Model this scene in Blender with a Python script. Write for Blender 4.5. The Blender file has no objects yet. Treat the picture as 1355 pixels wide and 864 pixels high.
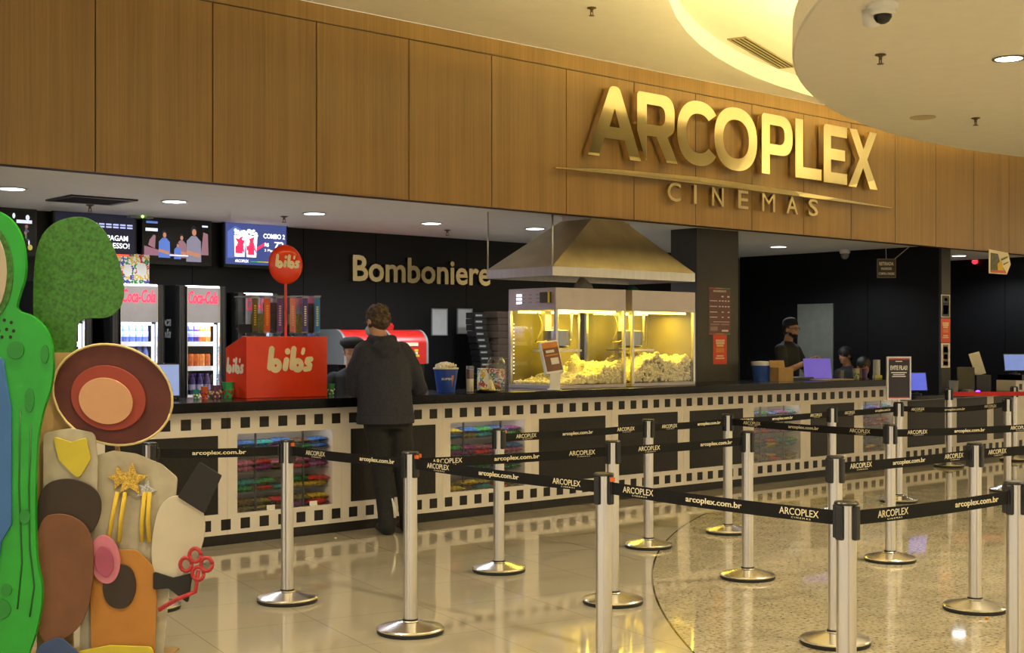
import bpy, bmesh, math, random
from mathutils import Vector, Matrix

# ------------------------------------------------------------------ camera, world, exposure
sc = bpy.context.scene
COL = sc.collection
random.seed(7)
PI = math.pi
VIEW = math.radians(48.4926)          # view direction, measured from +X (the counter runs along X)
CAMY = -8.708
CAMZ = 1.5
FPX = 1750.0
cam_d = bpy.data.cameras.new('camera')
cam = bpy.data.objects.new('camera', cam_d)
COL.objects.link(cam)
cam.location = (0, CAMY, CAMZ)
cam.rotation_euler = (PI / 2, 0, VIEW - PI / 2)
cam_d.sensor_width = 36.0
cam_d.lens = FPX / 1355 * 36
cam_d.shift_y = 20 / 1355
cam_d.clip_end = 200
sc.camera = cam
sc.view_settings.view_transform = 'Standard'
sc.view_settings.look = 'None'
sc.view_settings.gamma = 1
sc.view_settings.use_curve_mapping = False
sc.view_settings.exposure = 0.6

world = bpy.data.worlds.new('mall')
sc.world = world
world.use_nodes = True
bgn = world.node_tree.nodes['Background']
wtc = world.node_tree.nodes.new('ShaderNodeTexCoord')
wsp = world.node_tree.nodes.new('ShaderNodeSeparateXYZ')
wrp = world.node_tree.nodes.new('ShaderNodeValToRGB')          # cooler shop light to the left, warm lobby to the right
wmr = world.node_tree.nodes.new('ShaderNodeMapRange')
wmr.inputs[1].default_value = -1.0
wmr.inputs[2].default_value = 1.0
wrp.color_ramp.elements[0].color = (1.0, 0.92, 0.82, 1)
wrp.color_ramp.elements[1].color = (1.0, 0.80, 0.48, 1)
world.node_tree.links.new(wtc.outputs['Generated'], wsp.inputs[0])
world.node_tree.links.new(wsp.outputs[0], wmr.inputs[0])
world.node_tree.links.new(wmr.outputs[0], wrp.inputs[0])
world.node_tree.links.new(wrp.outputs[0], bgn.inputs[0])
bgn.inputs[1].default_value = 0.75

COVE_POWER = 185.0        # LED strip on top of the round soffit
HALL_POWER = 300.0       # each lobby downlight
KIOSK_POWER = 95.0       # each kiosk downlight
WARM = (1.0, 0.83, 0.53)
COVE_COL = (1.0, 0.77, 0.28)
COOL = (0.88, 0.93, 1.0)


def spot(name, loc, power, color, parent, size=2.6, radius=0.06):
    d = bpy.data.lights.new(name, 'SPOT')
    d.energy = power
    d.color = color
    d.spot_size = size
    d.spot_blend = 0.6
    d.shadow_soft_size = radius
    o = bpy.data.objects.new(name, d)
    COL.objects.link(o)
    o.location = loc
    if parent:
        o.parent = parent
    return o


# ------------------------------------------------------------------ helpers
def wm(o):
    m = o.matrix_basis.copy()
    if o.parent:
        m = wm(o.parent) @ o.matrix_parent_inverse @ m
    return m


CV, SV = math.cos(VIEW), math.sin(VIEW)


def ray(px, py):
    u = (px - 677.5) / FPX
    w = (452.0 - py) / FPX
    return Vector((CV + u * SV, SV - u * CV, w))


def atY(px, py, y):
    d = ray(px, py)
    t = (y - CAMY) / d.y
    return Vector((0, CAMY, CAMZ)) + d * t


def atZ(px, py, z):
    d = ray(px, py)
    t = (z - CAMZ) / d.z
    return Vector((0, CAMY, CAMZ)) + d * t


def atX(px, py, x):
    d = ray(px, py)
    return Vector((0, CAMY, CAMZ)) + d * (x / d.x)


def view(right, away, z):
    """a spot given as metres to the right of / away from the camera's foot"""
    return Vector((CV * away + SV * right, CAMY + SV * away - CV * right, z))


_mats = {}


def mat(name, color, rough=0.5, metal=0.0, spec=0.5, var=0.06, scale=8.0, stretch=(1, 1, 1), emit=None, estr=0.0,
        bump=0.0, bscale=60.0, coat=0.0):
    if name in _mats:
        return _mats[name]
    m = bpy.data.materials.new(name)
    m.use_nodes = True
    nt = m.node_tree
    b = nt.nodes['Principled BSDF']
    b.inputs['Roughness'].default_value = rough
    b.inputs['Metallic'].default_value = metal
    b.inputs['Specular IOR Level'].default_value = spec
    b.inputs['Coat Weight'].default_value = coat
    tc = nt.nodes.new('ShaderNodeTexCoord')
    mp = nt.nodes.new('ShaderNodeMapping')
    mp.inputs['Scale'].default_value = stretch
    nt.links.new(tc.outputs['Object'], mp.inputs[0])
    nz = nt.nodes.new('ShaderNodeTexNoise')
    nz.inputs['Scale'].default_value = scale
    nz.inputs['Detail'].default_value = 5
    nt.links.new(mp.outputs[0], nz.inputs['Vector'])
    rp = nt.nodes.new('ShaderNodeValToRGB')
    rp.color_ramp.elements[0].position = 0.3
    rp.color_ramp.elements[1].position = 0.7
    rp.color_ramp.elements[0].color = tuple(c * (1 - var) for c in color) + (1,)
    rp.color_ramp.elements[1].color = tuple(min(1, c * (1 + var)) for c in color) + (1,)
    nt.links.new(nz.outputs['Fac'], rp.inputs[0])
    nt.links.new(rp.outputs[0], b.inputs['Base Color'])
    if bump:
        n2 = nt.nodes.new('ShaderNodeTexNoise')
        n2.inputs['Scale'].default_value = bscale
        n2.inputs['Detail'].default_value = 4
        nt.links.new(tc.outputs['Object'], n2.inputs['Vector'])
        bp = nt.nodes.new('ShaderNodeBump')
        bp.inputs['Strength'].default_value = bump
        bp.inputs['Distance'].default_value = 0.01
        nt.links.new(n2.outputs['Fac'], bp.inputs['Height'])
        nt.links.new(bp.outputs[0], b.inputs['Normal'])
    if emit:
        b.inputs['Emission Color'].default_value = tuple(emit) + (1,)
        b.inputs['Emission Strength'].default_value = estr
    _mats[name] = m
    return m


def glass_mat(name, tint=(1, 1, 1), gloss=0.12, rough=0.02, rim=0.28):
    if name in _mats:
        return _mats[name]
    m = bpy.data.materials.new(name)
    m.use_nodes = True
    nt = m.node_tree
    nt.nodes.clear()
    out = nt.nodes.new('ShaderNodeOutputMaterial')
    mx = nt.nodes.new('ShaderNodeMixShader')
    tr = nt.nodes.new('ShaderNodeBsdfTransparent')
    tr.inputs[0].default_value = tuple(tint) + (1,)
    gl = nt.nodes.new('ShaderNodeBsdfGlossy')
    gl.inputs['Roughness'].default_value = rough
    lw = nt.nodes.new('ShaderNodeLayerWeight')
    lw.inputs['Blend'].default_value = 0.25
    ma = nt.nodes.new('ShaderNodeMath')
    ma.operation = 'MULTIPLY_ADD'
    ma.inputs[1].default_value = rim
    ma.inputs[2].default_value = gloss * 0.4
    nt.links.new(lw.outputs['Fresnel'], ma.inputs[0])
    nt.links.new(ma.outputs[0], mx.inputs[0])
    nt.links.new(tr.outputs[0], mx.inputs[1])
    nt.links.new(gl.outputs[0], mx.inputs[2])
    nt.links.new(mx.outputs[0], out.inputs[0])
    _mats[name] = m
    return m


class MB:
    def __init__(self):
        self.bm = bmesh.new()
        self.mi = 0

    def _f(self, fs):
        for f in fs:
            f.material_index = self.mi

    def box(self, x0, x1, y0, y1, z0, z1, mi=None, M=None):
        v = [self.bm.verts.new((x, y, z)) for z in (z0, z1) for y in (y0, y1) for x in (x0, x1)]
        fs = [self.bm.faces.new([v[i] for i in q]) for q in
              ((0, 2, 3, 1), (4, 5, 7, 6), (0, 1, 5, 4), (1, 3, 7, 5), (3, 2, 6, 7), (2, 0, 4, 6))]
        for f in fs:
            f.material_index = self.mi if mi is None else mi
        if M is not None:
            bmesh.ops.transform(self.bm, matrix=M, verts=v)
        return v

    def lathe(self, prof, c=(0, 0, 0), seg=28, M=None, caps=True):
        rings = []
        vs = []
        for r, z in prof:
            if r < 1e-5:
                ring = [self.bm.verts.new((c[0], c[1], c[2] + z))]
            else:
                ring = [self.bm.verts.new((c[0] + r * math.cos(2 * PI * k / seg), c[1] + r * math.sin(2 * PI * k / seg),
                                           c[2] + z)) for k in range(seg)]
            rings.append(ring)
            vs += ring
        for a, b in zip(rings, rings[1:]):
            for k in range(seg):
                k2 = (k + 1) % seg
                if len(a) == 1 and len(b) == 1:
                    continue
                if len(a) == 1:
                    q = [a[0], b[k2], b[k]]
                elif len(b) == 1:
                    q = [a[k], a[k2], b[0]]
                else:
                    q = [a[k], a[k2], b[k2], b[k]]
                self._f([self.bm.faces.new(q)])
        for ring, rev in ((rings[0], True), (rings[-1], False)):
            if len(ring) > 1 and caps:
                self._f([self.bm.faces.new(list(reversed(ring)) if rev else ring)])
        if M is not None:
            bmesh.ops.transform(self.bm, matrix=M, verts=vs)
        return vs

    def tube(self, pts, r, seg=10, caps=True):
        pts = [Vector(p) for p in pts]
        n = len(pts)
        rs = r if isinstance(r, (list, tuple)) else [r] * n
        rings = []
        ref = None
        for i, p in enumerate(pts):
            d = (pts[min(i + 1, n - 1)] - pts[max(i - 1, 0)]).normalized()
            if ref is None:
                ref = d.orthogonal().normalized()
            ref = (ref - d * ref.dot(d))
            ref = ref.normalized() if ref.length > 1e-6 else d.orthogonal().normalized()
            q = d.cross(ref)
            rings.append([self.bm.verts.new(p + (ref * math.cos(2 * PI * k / seg) + q * math.sin(2 * PI * k / seg)) * rs[i])
                          for k in range(seg)])
        for a, b in zip(rings, rings[1:]):
            for k in range(seg):
                k2 = (k + 1) % seg
                self._f([self.bm.faces.new([a[k], a[k2], b[k2], b[k]])])
        if caps:
            self._f([self.bm.faces.new(list(reversed(rings[0]))), self.bm.faces.new(rings[-1])])

    def ell(self, c, r, M=None, sub=3):
        ret = bmesh.ops.create_icosphere(self.bm, subdivisions=sub, radius=1)
        vs = ret['verts']
        X = Matrix.Translation(c) @ (M or Matrix()) @ Matrix.Diagonal((r[0], r[1], r[2], 1))
        bmesh.ops.transform(self.bm, matrix=X, verts=vs)
        self._f({f for v in vs for f in v.link_faces})
        return vs

    def limb(self, chain, seg=14):
        """capsule chain [(point, radius)...] meant to be fused by remeshing"""
        for p, r in chain:
            self.ell(Vector(p), (r, r, r), sub=2)
        for (p, r), (q, s) in zip(chain, chain[1:]):
            self.tube([p, q], [r, s], seg)

    def loft(self, rings, seg=24):
        """rings: (centre, rx, ry, angle) horizontal ellipses"""
        rr = []
        for c, rx, ry, a in rings:
            ca, sa = math.cos(a), math.sin(a)
            rr.append([self.bm.verts.new((c[0] + rx * math.cos(t) * ca - ry * math.sin(t) * sa,
                                          c[1] + rx * math.cos(t) * sa + ry * math.sin(t) * ca, c[2]))
                       for t in [2 * PI * k / seg for k in range(seg)]])
        for a, b in zip(rr, rr[1:]):
            for k in range(seg):
                k2 = (k + 1) % seg
                self._f([self.bm.faces.new([a[k], a[k2], b[k2], b[k]])])
        self._f([self.bm.faces.new(list(reversed(rr[0]))), self.bm.faces.new(rr[-1])])

    def prism(self, poly, d0, d1, M=None, mi=None):
        """2D polygon in local XZ, extruded along Y from d0 to d1"""
        a = [self.bm.verts.new((p[0], d0, p[1])) for p in poly]
        b = [self.bm.verts.new((p[0], d1, p[1])) for p in poly]
        fs = [self.bm.faces.new(a), self.bm.faces.new(list(reversed(b)))]
        n = len(poly)
        for k in range(n):
            fs.append(self.bm.faces.new([a[(k + 1) % n], a[k], b[k], b[(k + 1) % n]]))
        for f in fs:
            f.material_index = self.mi if mi is None else mi
        if M is not None:
            bmesh.ops.transform(self.bm, matrix=M, verts=a + b)

    def build(self, name, mats, parent=None, smooth=None, bevel=0.0, world=True, remesh=0.0, sm_iter=4):
        bmesh.ops.recalc_face_normals(self.bm, faces=self.bm.faces)
        me = bpy.data.meshes.new(name)
        self.bm.to_mesh(me)
        self.bm.free()
        if remesh:
            tmp = bpy.data.objects.new('tmp', me)
            COL.objects.link(tmp)
            md = tmp.modifiers.new('r', 'REMESH')
            md.mode = 'VOXEL'
            md.voxel_size = remesh
            if sm_iter:
                s = tmp.modifiers.new('s', 'SMOOTH')
                s.factor = 0.5
                s.iterations = sm_iter
            dg = bpy.context.evaluated_depsgraph_get()
            dg.update()
            me2 = bpy.data.meshes.new_from_object(tmp.evaluated_get(dg))
            bpy.data.objects.remove(tmp)
            bpy.data.meshes.remove(me)
            me = me2
            me.name = name
            smooth = True if smooth is None else smooth
        return link(name, me, mats, parent, smooth, bevel, world)


def link(name, me, mats, parent=None, smooth=None, bevel=0.0, world=True):
    if not isinstance(mats, (list, tuple)):
        mats = [mats]
    for i, m in enumerate(mats):
        if i < len(me.materials):
            me.materials[i] = m
        else:
            me.materials.append(m)
    o = bpy.data.objects.new(name, me)
    COL.objects.link(o)
    if smooth is True:
        for p in me.polygons:
            p.use_smooth = True
    elif smooth:
        for p in me.polygons:
            p.use_smooth = True
        me.set_sharp_from_angle(angle=math.radians(smooth))
    if bevel:
        b = o.modifiers.new('bevel', 'BEVEL')
        b.width = bevel
        b.segments = 2
        b.limit_method = 'ANGLE'
    if parent:
        o.parent = parent
        if world:
            o.matrix_parent_inverse = wm(parent).inverted()
    return o


def thing(name, label, cat, loc=(0, 0, 0), rotz=0.0, group=None):
    o = bpy.data.objects.new(name, None)
    COL.objects.link(o)
    o.location = loc
    o.rotation_euler = (0, 0, rotz)
    o.empty_display_size = 0.1
    return tag(o, label, cat, group)


def tag(o, label, cat, group=None, kind=None):
    o['label'] = label
    o['category'] = cat
    if group:
        o['group'] = group
    if kind:
        o['kind'] = kind
    return o


def struct(o):
    o['kind'] = 'structure'
    return o


def T(p):
    return Matrix.Translation(p)


def R(deg, ax):
    return Matrix.Rotation(math.radians(deg), 4, ax)


FRONT = R(90, 'X')                      # text that faces -Y
SIDE = R(-90, 'Z') @ R(90, 'X')         # text that faces -X


def text_bm(bm, s, M, w, h, ext=0.002, bold=0.0, shear=0.0, mi=0, left=False):
    """lettering fitted in a w x h box centred on the origin of M (text plane = local XY)"""
    cu = bpy.data.curves.new('t', 'FONT')
    cu.body = s
    cu.size = 1
    cu.offset = bold
    cu.shear = shear
    cu.extrude = 0.5
    cu.resolution_u = 3
    to = bpy.data.objects.new('t', cu)
    COL.objects.link(to)
    dg = bpy.context.evaluated_depsgraph_get()
    dg.update()
    me = bpy.data.meshes.new_from_object(to.evaluated_get(dg))
    bpy.data.objects.remove(to)
    bpy.data.curves.remove(cu)
    xs = [v.co.x for v in me.vertices]
    ys = [v.co.y for v in me.vertices]
    x0, x1, y0, y1 = min(xs), max(xs), min(ys), max(ys)
    sx = w / (x1 - x0) if w else h / (y1 - y0)
    sy = h / (y1 - y0) if h else sx
    ox = x0 if left else (x0 + x1) / 2
    S = M @ Matrix.Diagonal((sx, sy, ext * 2, 1)) @ T((-ox, -(y0 + y1) / 2, 0))
    me.transform(S)
    n0 = len(bm.faces)
    bm.from_mesh(me)
    bm.faces.ensure_lookup_table()
    for f in bm.faces[n0:]:
        f.material_index = mi
    bpy.data.meshes.remove(me)


def lettering(name, items, mats, parent=None, world=True):
    mb = MB()
    for it in items:
        text_bm(mb.bm, *it[0], **it[1])
    return mb.build(name, mats, parent, world=world)


def arc(cx, cy, r, a0, a1, n=8, ry=None):
    ry = ry or r
    return [(cx + r * math.cos(math.radians(a0 + (a1 - a0) * k / n)), cy + ry * math.sin(math.radians(a0 + (a1 - a0) * k / n)))
            for k in range(n + 1)]


def rpoly(pts, n=6):
    """polygon with rounded corners: pts are (x, y) or (x, y, r)"""
    out = []
    m = len(pts)
    for i, p in enumerate(pts):
        if len(p) < 3 or p[2] <= 0:
            out.append((p[0], p[1]))
            continue
        P = Vector(p[:2])
        A = (Vector(pts[i - 1][:2]) - P)
        B = (Vector(pts[(i + 1) % m][:2]) - P)
        ang = A.angle(B)
        d = min(p[2] / math.tan(ang / 2), A.length * .49, B.length * .49)
        s, e = P + A.normalized() * d, P + B.normalized() * d
        for k in range(n + 1):
            t = k / n
            q = s * (1 - t) ** 2 + P * 2 * t * (1 - t) + e * t * t
            out.append((q.x, q.y))
    return out


def outline_obj(name, loops, M, ext, m, parent=None, bevel=0.0, world=True):
    """solid letter from outlines with holes (first loop outer); local XY, thickness 2*ext"""
    cu = bpy.data.curves.new('o', 'CURVE')
    cu.dimensions = '2D'
    cu.fill_mode = 'BOTH'
    cu.extrude = ext
    cu.bevel_depth = bevel
    for lp in loops:
        sp = cu.splines.new('POLY')
        sp.points.add(len(lp) - 1)
        for q, p in zip(sp.points, lp):
            q.co = (p[0], p[1], 0, 1)
        sp.use_cyclic_u = True
    to = bpy.data.objects.new('o', cu)
    COL.objects.link(to)
    dg = bpy.context.evaluated_depsgraph_get()
    dg.update()
    me = bpy.data.meshes.new_from_object(to.evaluated_get(dg))
    bpy.data.objects.remove(to)
    bpy.data.curves.remove(cu)
    me.name = name
    me.transform(M)
    return link(name, me, m, parent, None, 0.0, world)


def copy_tree(o, parent=None):
    c = o.copy()
    COL.objects.link(c)
    if parent:
        c.parent = parent
    for ch in o.children:
        copy_tree(ch, c)
    return c
# ------------------------------------------------------------------ materials
white_paint = mat('white_paint', (.80, .77, .70), .75, var=.02)
kiosk_paint = mat('kiosk_paint', (.80, .79, .76), .75, var=.02)
black_wall = mat('black_wall', (.005, .005, .0055), .42, spec=.28, var=.1)
dark_grey = mat('dark_grey', (.045, .043, .04), .55, var=.1)
black_lam = mat('black_laminate', (.014, .013, .013), .45, spec=.3, var=.2, scale=30)
white_lam = mat('white_laminate', (.74, .69, .64), .4, var=.02)
granite_blk = mat('black_granite', (.006, .006, .006), .14, spec=.16, var=.4, scale=120)
black_plastic = mat('black_plastic', (.012, .012, .012), .35)
black_matte = mat('black_matte', (.008, .008, .008), .7)
steel = mat('brushed_steel', (.62, .60, .55), .32, 1.0, var=.06, scale=30, stretch=(1, 1, .05))
alu = mat('aluminium_post', (.70, .67, .60), .30, 1.0, var=.05, scale=40, stretch=(1, 1, .03))
chrome = mat('chrome', (.82, .80, .75), .24, 1.0, var=.02)
gold = mat('polished_letter_metal', (.90, .80, .55), .02, 1.0, var=.02)
gold_dull = mat('satin_letter_metal', (.62, .52, .30), .28, 1.0, var=.05)
red_gloss = mat('red_gloss', (.72, .045, .012), .3)
red_matte = mat('red_matte', (.60, .03, .02), .5)
cream = mat('cream', (.84, .74, .52), .5)
print_cream = mat('belt_print', (.80, .74, .52), .6, var=.03)
white_pl = mat('white_plastic', (.80, .80, .78), .4)
rubber = mat('black_rubber', (.01, .01, .01), .6)
grey_pl = mat('grey_plastic', (.22, .23, .23), .5)
glass = glass_mat('clear_glass', gloss=.03, rim=.10)
glass_green = glass_mat('greenish_glass', (.93, .97, .92), .1)
clear_acr = glass_mat('clear_acrylic', (.86, .88, .92), .25, .08)
led_cool = mat('led_cool', (1, 1, 1), emit=(.9, .95, 1.0), estr=9)
led_warm = mat('led_warm', (1, 1, 1), emit=(1, .9, .7), estr=6)
lamp_yellow = mat('lamp_yellow', (1, 1, 1), emit=(1.0, .76, .10), estr=5)
cardboard = mat('cardboard', (.42, .27, .11), .8, var=.1)
paper = mat('paper', (.80, .78, .72), .7)


def wood_mat():
    m = bpy.data.materials.new('veneer')
    m.use_nodes = True
    nt = m.node_tree
    b = nt.nodes['Principled BSDF']
    b.inputs['Roughness'].default_value = .36
    tc = nt.nodes.new('ShaderNodeTexCoord')
    cols = []
    for sx, sz, det in ((90, 1.2, 4), (9, .15, 3)):
        mp = nt.nodes.new('ShaderNodeMapping')
        mp.inputs['Scale'].default_value = (sx, sx, sz)
        nt.links.new(tc.outputs['Object'], mp.inputs[0])
        nz = nt.nodes.new('ShaderNodeTexNoise')
        nz.inputs['Scale'].default_value = 1
        nz.inputs['Detail'].default_value = det
        nt.links.new(mp.outputs[0], nz.inputs['Vector'])
        cols.append(nz)
    ad = nt.nodes.new('ShaderNodeMath')
    ad.operation = 'ADD'
    nt.links.new(cols[0].outputs['Fac'], ad.inputs[0])
    nt.links.new(cols[1].outputs['Fac'], ad.inputs[1])
    hv = nt.nodes.new('ShaderNodeMath')
    hv.operation = 'MULTIPLY'
    hv.inputs[1].default_value = .5
    nt.links.new(ad.outputs[0], hv.inputs[0])
    rp = nt.nodes.new('ShaderNodeValToRGB')
    rp.color_ramp.elements[0].position = .34
    rp.color_ramp.elements[1].position = .66
    rp.color_ramp.elements[0].color = (.195, .112, .034, 1)
    rp.color_ramp.elements[1].color = (.30, .176, .058, 1)
    nt.links.new(hv.outputs[0], rp.inputs[0])
    nt.links.new(rp.outputs[0], b.inputs['Base Color'])
    return m


def floor_mat():
    """porcelain tiles, with a round inlay of speckled granite centred under the round soffit"""
    m = bpy.data.materials.new('polished_floor')
    m.use_nodes = True
    nt = m.node_tree
    N, L = nt.nodes, nt.links
    b = N['Principled BSDF']
    tc = N.new('ShaderNodeTexCoord')

    def math_(op, a, bb=None, c=None):
        n = N.new('ShaderNodeMath')
        n.operation = op
        for i, q in enumerate((a, bb, c)):
            if q is None:
                continue
            if isinstance(q, (int, float)):
                n.inputs[i].default_value = q
            else:
                L.new(q, n.inputs[i])
        return n.outputs[0]

    mp = N.new('ShaderNodeMapping')
    mp.vector_type = 'TEXTURE'
    mp.inputs['Location'].default_value = (5.22, -2.95, 0)
    mp.inputs['Rotation'].default_value = (0, 0, math.radians(-12))
    L.new(tc.outputs['Object'], mp.inputs[0])
    br = N.new('ShaderNodeTexBrick')
    br.offset = 0
    br.inputs['Color1'].default_value = (.43, .39, .31, 1)
    br.inputs['Color2'].default_value = (.41, .37, .295, 1)
    br.inputs['Mortar'].default_value = (.30, .265, .20, 1)
    br.inputs['Scale'].default_value = 1
    br.inputs['Mortar Size'].default_value = .0035
    br.inputs['Brick Width'].default_value = .66
    br.inputs['Row Height'].default_value = .66
    L.new(mp.outputs[0], br.inputs['Vector'])
    # granite
    n1 = N.new('ShaderNodeTexNoise')
    n1.inputs['Scale'].default_value = 42
    n1.inputs['Detail'].default_value = 6
    n1.inputs['Roughness'].default_value = .75
    L.new(tc.outputs['Object'], n1.inputs['Vector'])
    rp = N.new('ShaderNodeValToRGB')
    e = rp.color_ramp.elements
    e[0].position = .36
    e[0].color = (.13, .105, .065, 1)
    e[1].position = .60
    e[1].color = (.60, .54, .40, 1)
    k = e.new(.46)
    k.color = (.46, .41, .29, 1)
    L.new(n1.outputs['Fac'], rp.inputs[0])
    n2 = N.new('ShaderNodeTexNoise')
    n2.inputs['Scale'].default_value = 5
    n2.inputs['Detail'].default_value = 4
    L.new(tc.outputs['Object'], n2.inputs['Vector'])
    mxg = N.new('ShaderNodeMix')
    mxg.data_type = 'RGBA'
    mxg.blend_type = 'MULTIPLY'
    mxg.inputs[0].default_value = .5
    rp2 = N.new('ShaderNodeValToRGB')
    rp2.color_ramp.elements[0].position = .35
    rp2.color_ramp.elements[0].color = (.62, .60, .55, 1)
    rp2.color_ramp.elements[1].position = .62
    rp2.color_ramp.elements[1].color = (1, 1, 1, 1)
    L.new(n2.outputs['Fac'], rp2.inputs[0])
    L.new(rp.outputs[0], mxg.inputs[6])
    L.new(rp2.outputs[0], mxg.inputs[7])
    # inlay mask
    sp = N.new('ShaderNodeSeparateXYZ')
    L.new(tc.outputs['Object'], sp.inputs[0])
    dx = math_('SUBTRACT', sp.outputs[0], 13.627)
    dy = math_('SUBTRACT', sp.outputs[1], -11.0)
    d = math_('SQRT', math_('ADD', math_('MULTIPLY', dx, dx), math_('MULTIPLY', dy, dy)))
    inside = math_('LESS_THAN', d, 10.888)
    mx = N.new('ShaderNodeMix')
    mx.data_type = 'RGBA'
    L.new(inside, mx.inputs[0])
    L.new(br.outputs['Color'], mx.inputs[6])
    L.new(mxg.outputs[2], mx.inputs[7])
    seam = math_('LESS_THAN', math_('ABSOLUTE', math_('SUBTRACT', d, 10.888)), .006)
    mx2 = N.new('ShaderNodeMix')
    mx2.data_type = 'RGBA'
    L.new(seam, mx2.inputs[0])
    L.new(mx.outputs[2], mx2.inputs[6])
    mx2.inputs[7].default_value = (.06, .045, .02, 1)
    L.new(mx2.outputs[2], b.inputs['Base Color'])
    b.inputs['Roughness'].default_value = .045
    b.inputs['Specular IOR Level'].default_value = .75
    return m


wood = wood_mat()

# ------------------------------------------------------------------ the setting
CEIL = 4.115
KCEIL = 2.75
CX, CY = 12.611, -8.436        # centre of the round opening
mb = MB()
mb.box(-14, 34, -26, 6, -.06, 0)
struct(mb.build('floor', floor_mat()))


def ring_sheet(name, m, x0, x1, y0, y1, cx, cy, r, z0, z1):
    """slab with a round hole"""
    n = 96
    mbx = MB()
    bm = mbx.bm
    circ = [(cx + r * math.cos(2 * PI * k / n), cy + r * math.sin(2 * PI * k / n)) for k in range(n)]

    def outer(a):
        c, s = math.cos(a), math.sin(a)
        t = min(((x1 - cx) / c if c > 1e-9 else (x0 - cx) / c if c < -1e-9 else 1e9),
                ((y1 - cy) / s if s > 1e-9 else (y0 - cy) / s if s < -1e-9 else 1e9))
        return (cx + c * t, cy + s * t)
    angs = [2 * PI * k / n for k in range(n)]
    lay = []
    for z in (z0, z1):
        ci = [bm.verts.new((p[0], p[1], z)) for p in circ]
        co = [bm.verts.new(outer(a) + (z,)) for a in angs]
        for k in range(n):
            k2 = (k + 1) % n
            bm.faces.new([ci[k], ci[k2], co[k2], co[k]])
        lay.append((ci, co))
    for k in range(n):
        k2 = (k + 1) % n
        bm.faces.new([lay[0][0][k], lay[0][0][k2], lay[1][0][k2], lay[1][0][k]])
    return struct(mbx.build(name, m))


# main ceiling with its round recess; the recess is capped by a higher ceiling
ring_sheet('ceiling', white_paint, -8, 30, -24, -.06, CX, CY, 8.212, CEIL, CEIL + .17)
mb = MB()
mb.lathe([(0, 0), (8.36, 0), (8.36, .06), (0, .06)], (CX, CY, CEIL + .17), 96)
struct(mb.build('ceiling_recess', white_paint))
# round soffit hung below the recess
DX, DY, DR, DZ = 11.67, -9.28, 7.406, 3.4
mb = MB()
mb.lathe([(0, 0), (DR - .012, 0), (DR, .012), (DR, .20), (DR - .03, .20), (DR - .03, .17), (DR - .25, .17), (DR - .25, .235), (DR - .28, .235), (DR - .28, .17), (0, .17)], (DX, DY, DZ), 160)  # unseen inner lip added behind the strip, keeps its light off the inner recess
struct(mb.build('ceiling_disc', white_paint, smooth=35))
disc = thing('cove_light', 'warm strip light hidden on top of the round ceiling soffit', 'light', (DX, DY, DZ + .17))
mb = MB()
n = 120
for k in range(n):
    a0, a1 = 2 * PI * k / n, 2 * PI * (k + .82) / n
    for rr in (DR - .20,):
        c0 = [(DX + q * math.cos(a), DY + q * math.sin(a)) for q in (rr - .01, rr + .01) for a in (a0, a1)]
        vs = [mb.bm.verts.new((p[0], p[1], z)) for z in (DZ + .172, DZ + .19) for p in c0]
        for q in ((0, 1, 3, 2), (4, 6, 7, 5), (0, 4, 5, 1), (1, 5, 7, 3), (3, 7, 6, 2), (2, 6, 4, 0)):
            mb.bm.faces.new([vs[i] for i in q])
mb.build('led_strip', mat('led_cove', (1, 1, 1), emit=COVE_COL, estr=COVE_POWER), disc)

# wood fascia over the kiosk: panels with open joints on a dark backing
FY = -.05
mb = MB()
jo = [1.181 + .8925 * k for k in range(-7, 33)]
for a, b_ in zip(jo, jo[1:]):
    mb.box(a + .005, b_ - .005, FY, FY + .02, 2.66, 3.968, 0)
    mb.box(a + .0, b_ - .0, FY, FY + .02, 3.978, CEIL + .0, 0)
mb.box(jo[0], jo[-1], FY + .012, .12, 2.665, CEIL, 1)
struct(mb.build('wall_fascia', [wood, mat('joint_black', (.03, .018, .008), .7)]))

# kiosk shell
mb = MB()
mb.box(.8, 15.53, .12, 3.8, KCEIL, KCEIL + .05)
mb.box(15.53, 22, .12, 3.8, KCEIL, KCEIL + .05)
struct(mb.build('ceiling_kiosk', kiosk_paint))


def panel_wall(name, x0, x1, y0, y1, joints, axis):
    """black wall boards with fine joints"""
    mbx = MB()
    js = [q for q in joints]
    for a, b_ in zip(js, js[1:]):
        if axis == 'x':
            mbx.box(a + .004, b_ - .004, y0, y1, 0, KCEIL)
        else:
            mbx.box(x0, x1, a + .004, b_ - .004, 0, KCEIL)
    if axis == 'x':
        mbx.box(js[0], js[-1], y0 + .01, y1, 0, KCEIL)
    else:
        mbx.box(x0 + .01, x1, js[0], js[-1], 0, KCEIL)
    return struct(mbx.build(name, black_wall))


panel_wall('wall_back', 0, 0, 3.75, 3.87, [.8, 2.3, 3.5, 4.75, 5.72, 6.6, 7.95, 8.93, 10.28, 11.6, 12.9, 14.2, 15.53], 'x')
panel_wall('wall_right', 15.53, 15.67, 0, 0, [.46, 1.55, 2.55, 3.75], 'y')
panel_wall('wall_far', 18.6, 18.74, 0, 0, [.30, 1.2, 2.4, 3.75], 'y')
panel_wall('wall_rear', 0, 0, 3.75, 3.87, [15.67, 17.1, 18.6], 'x')
panel_wall('wall_left', .7, .8, 0, 0, [.12, 2.0, 3.75], 'y')
mb = MB()
mb.box(11.14, 11.86, .82, 1.2, 0, KCEIL)
struct(mb.build('trim_1', dark_grey, bevel=.004))
mb = MB()
mb.box(15.50, 15.72, .42, .46, 0, KCEIL)
struct(mb.build('trim_2', dark_grey, bevel=.004))
# ------------------------------------------------------------------ counter of film-strip cabinets
TOP = 1.06
squares = [4.523 + .16188 * k for k in range(-12, 58)]


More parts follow.
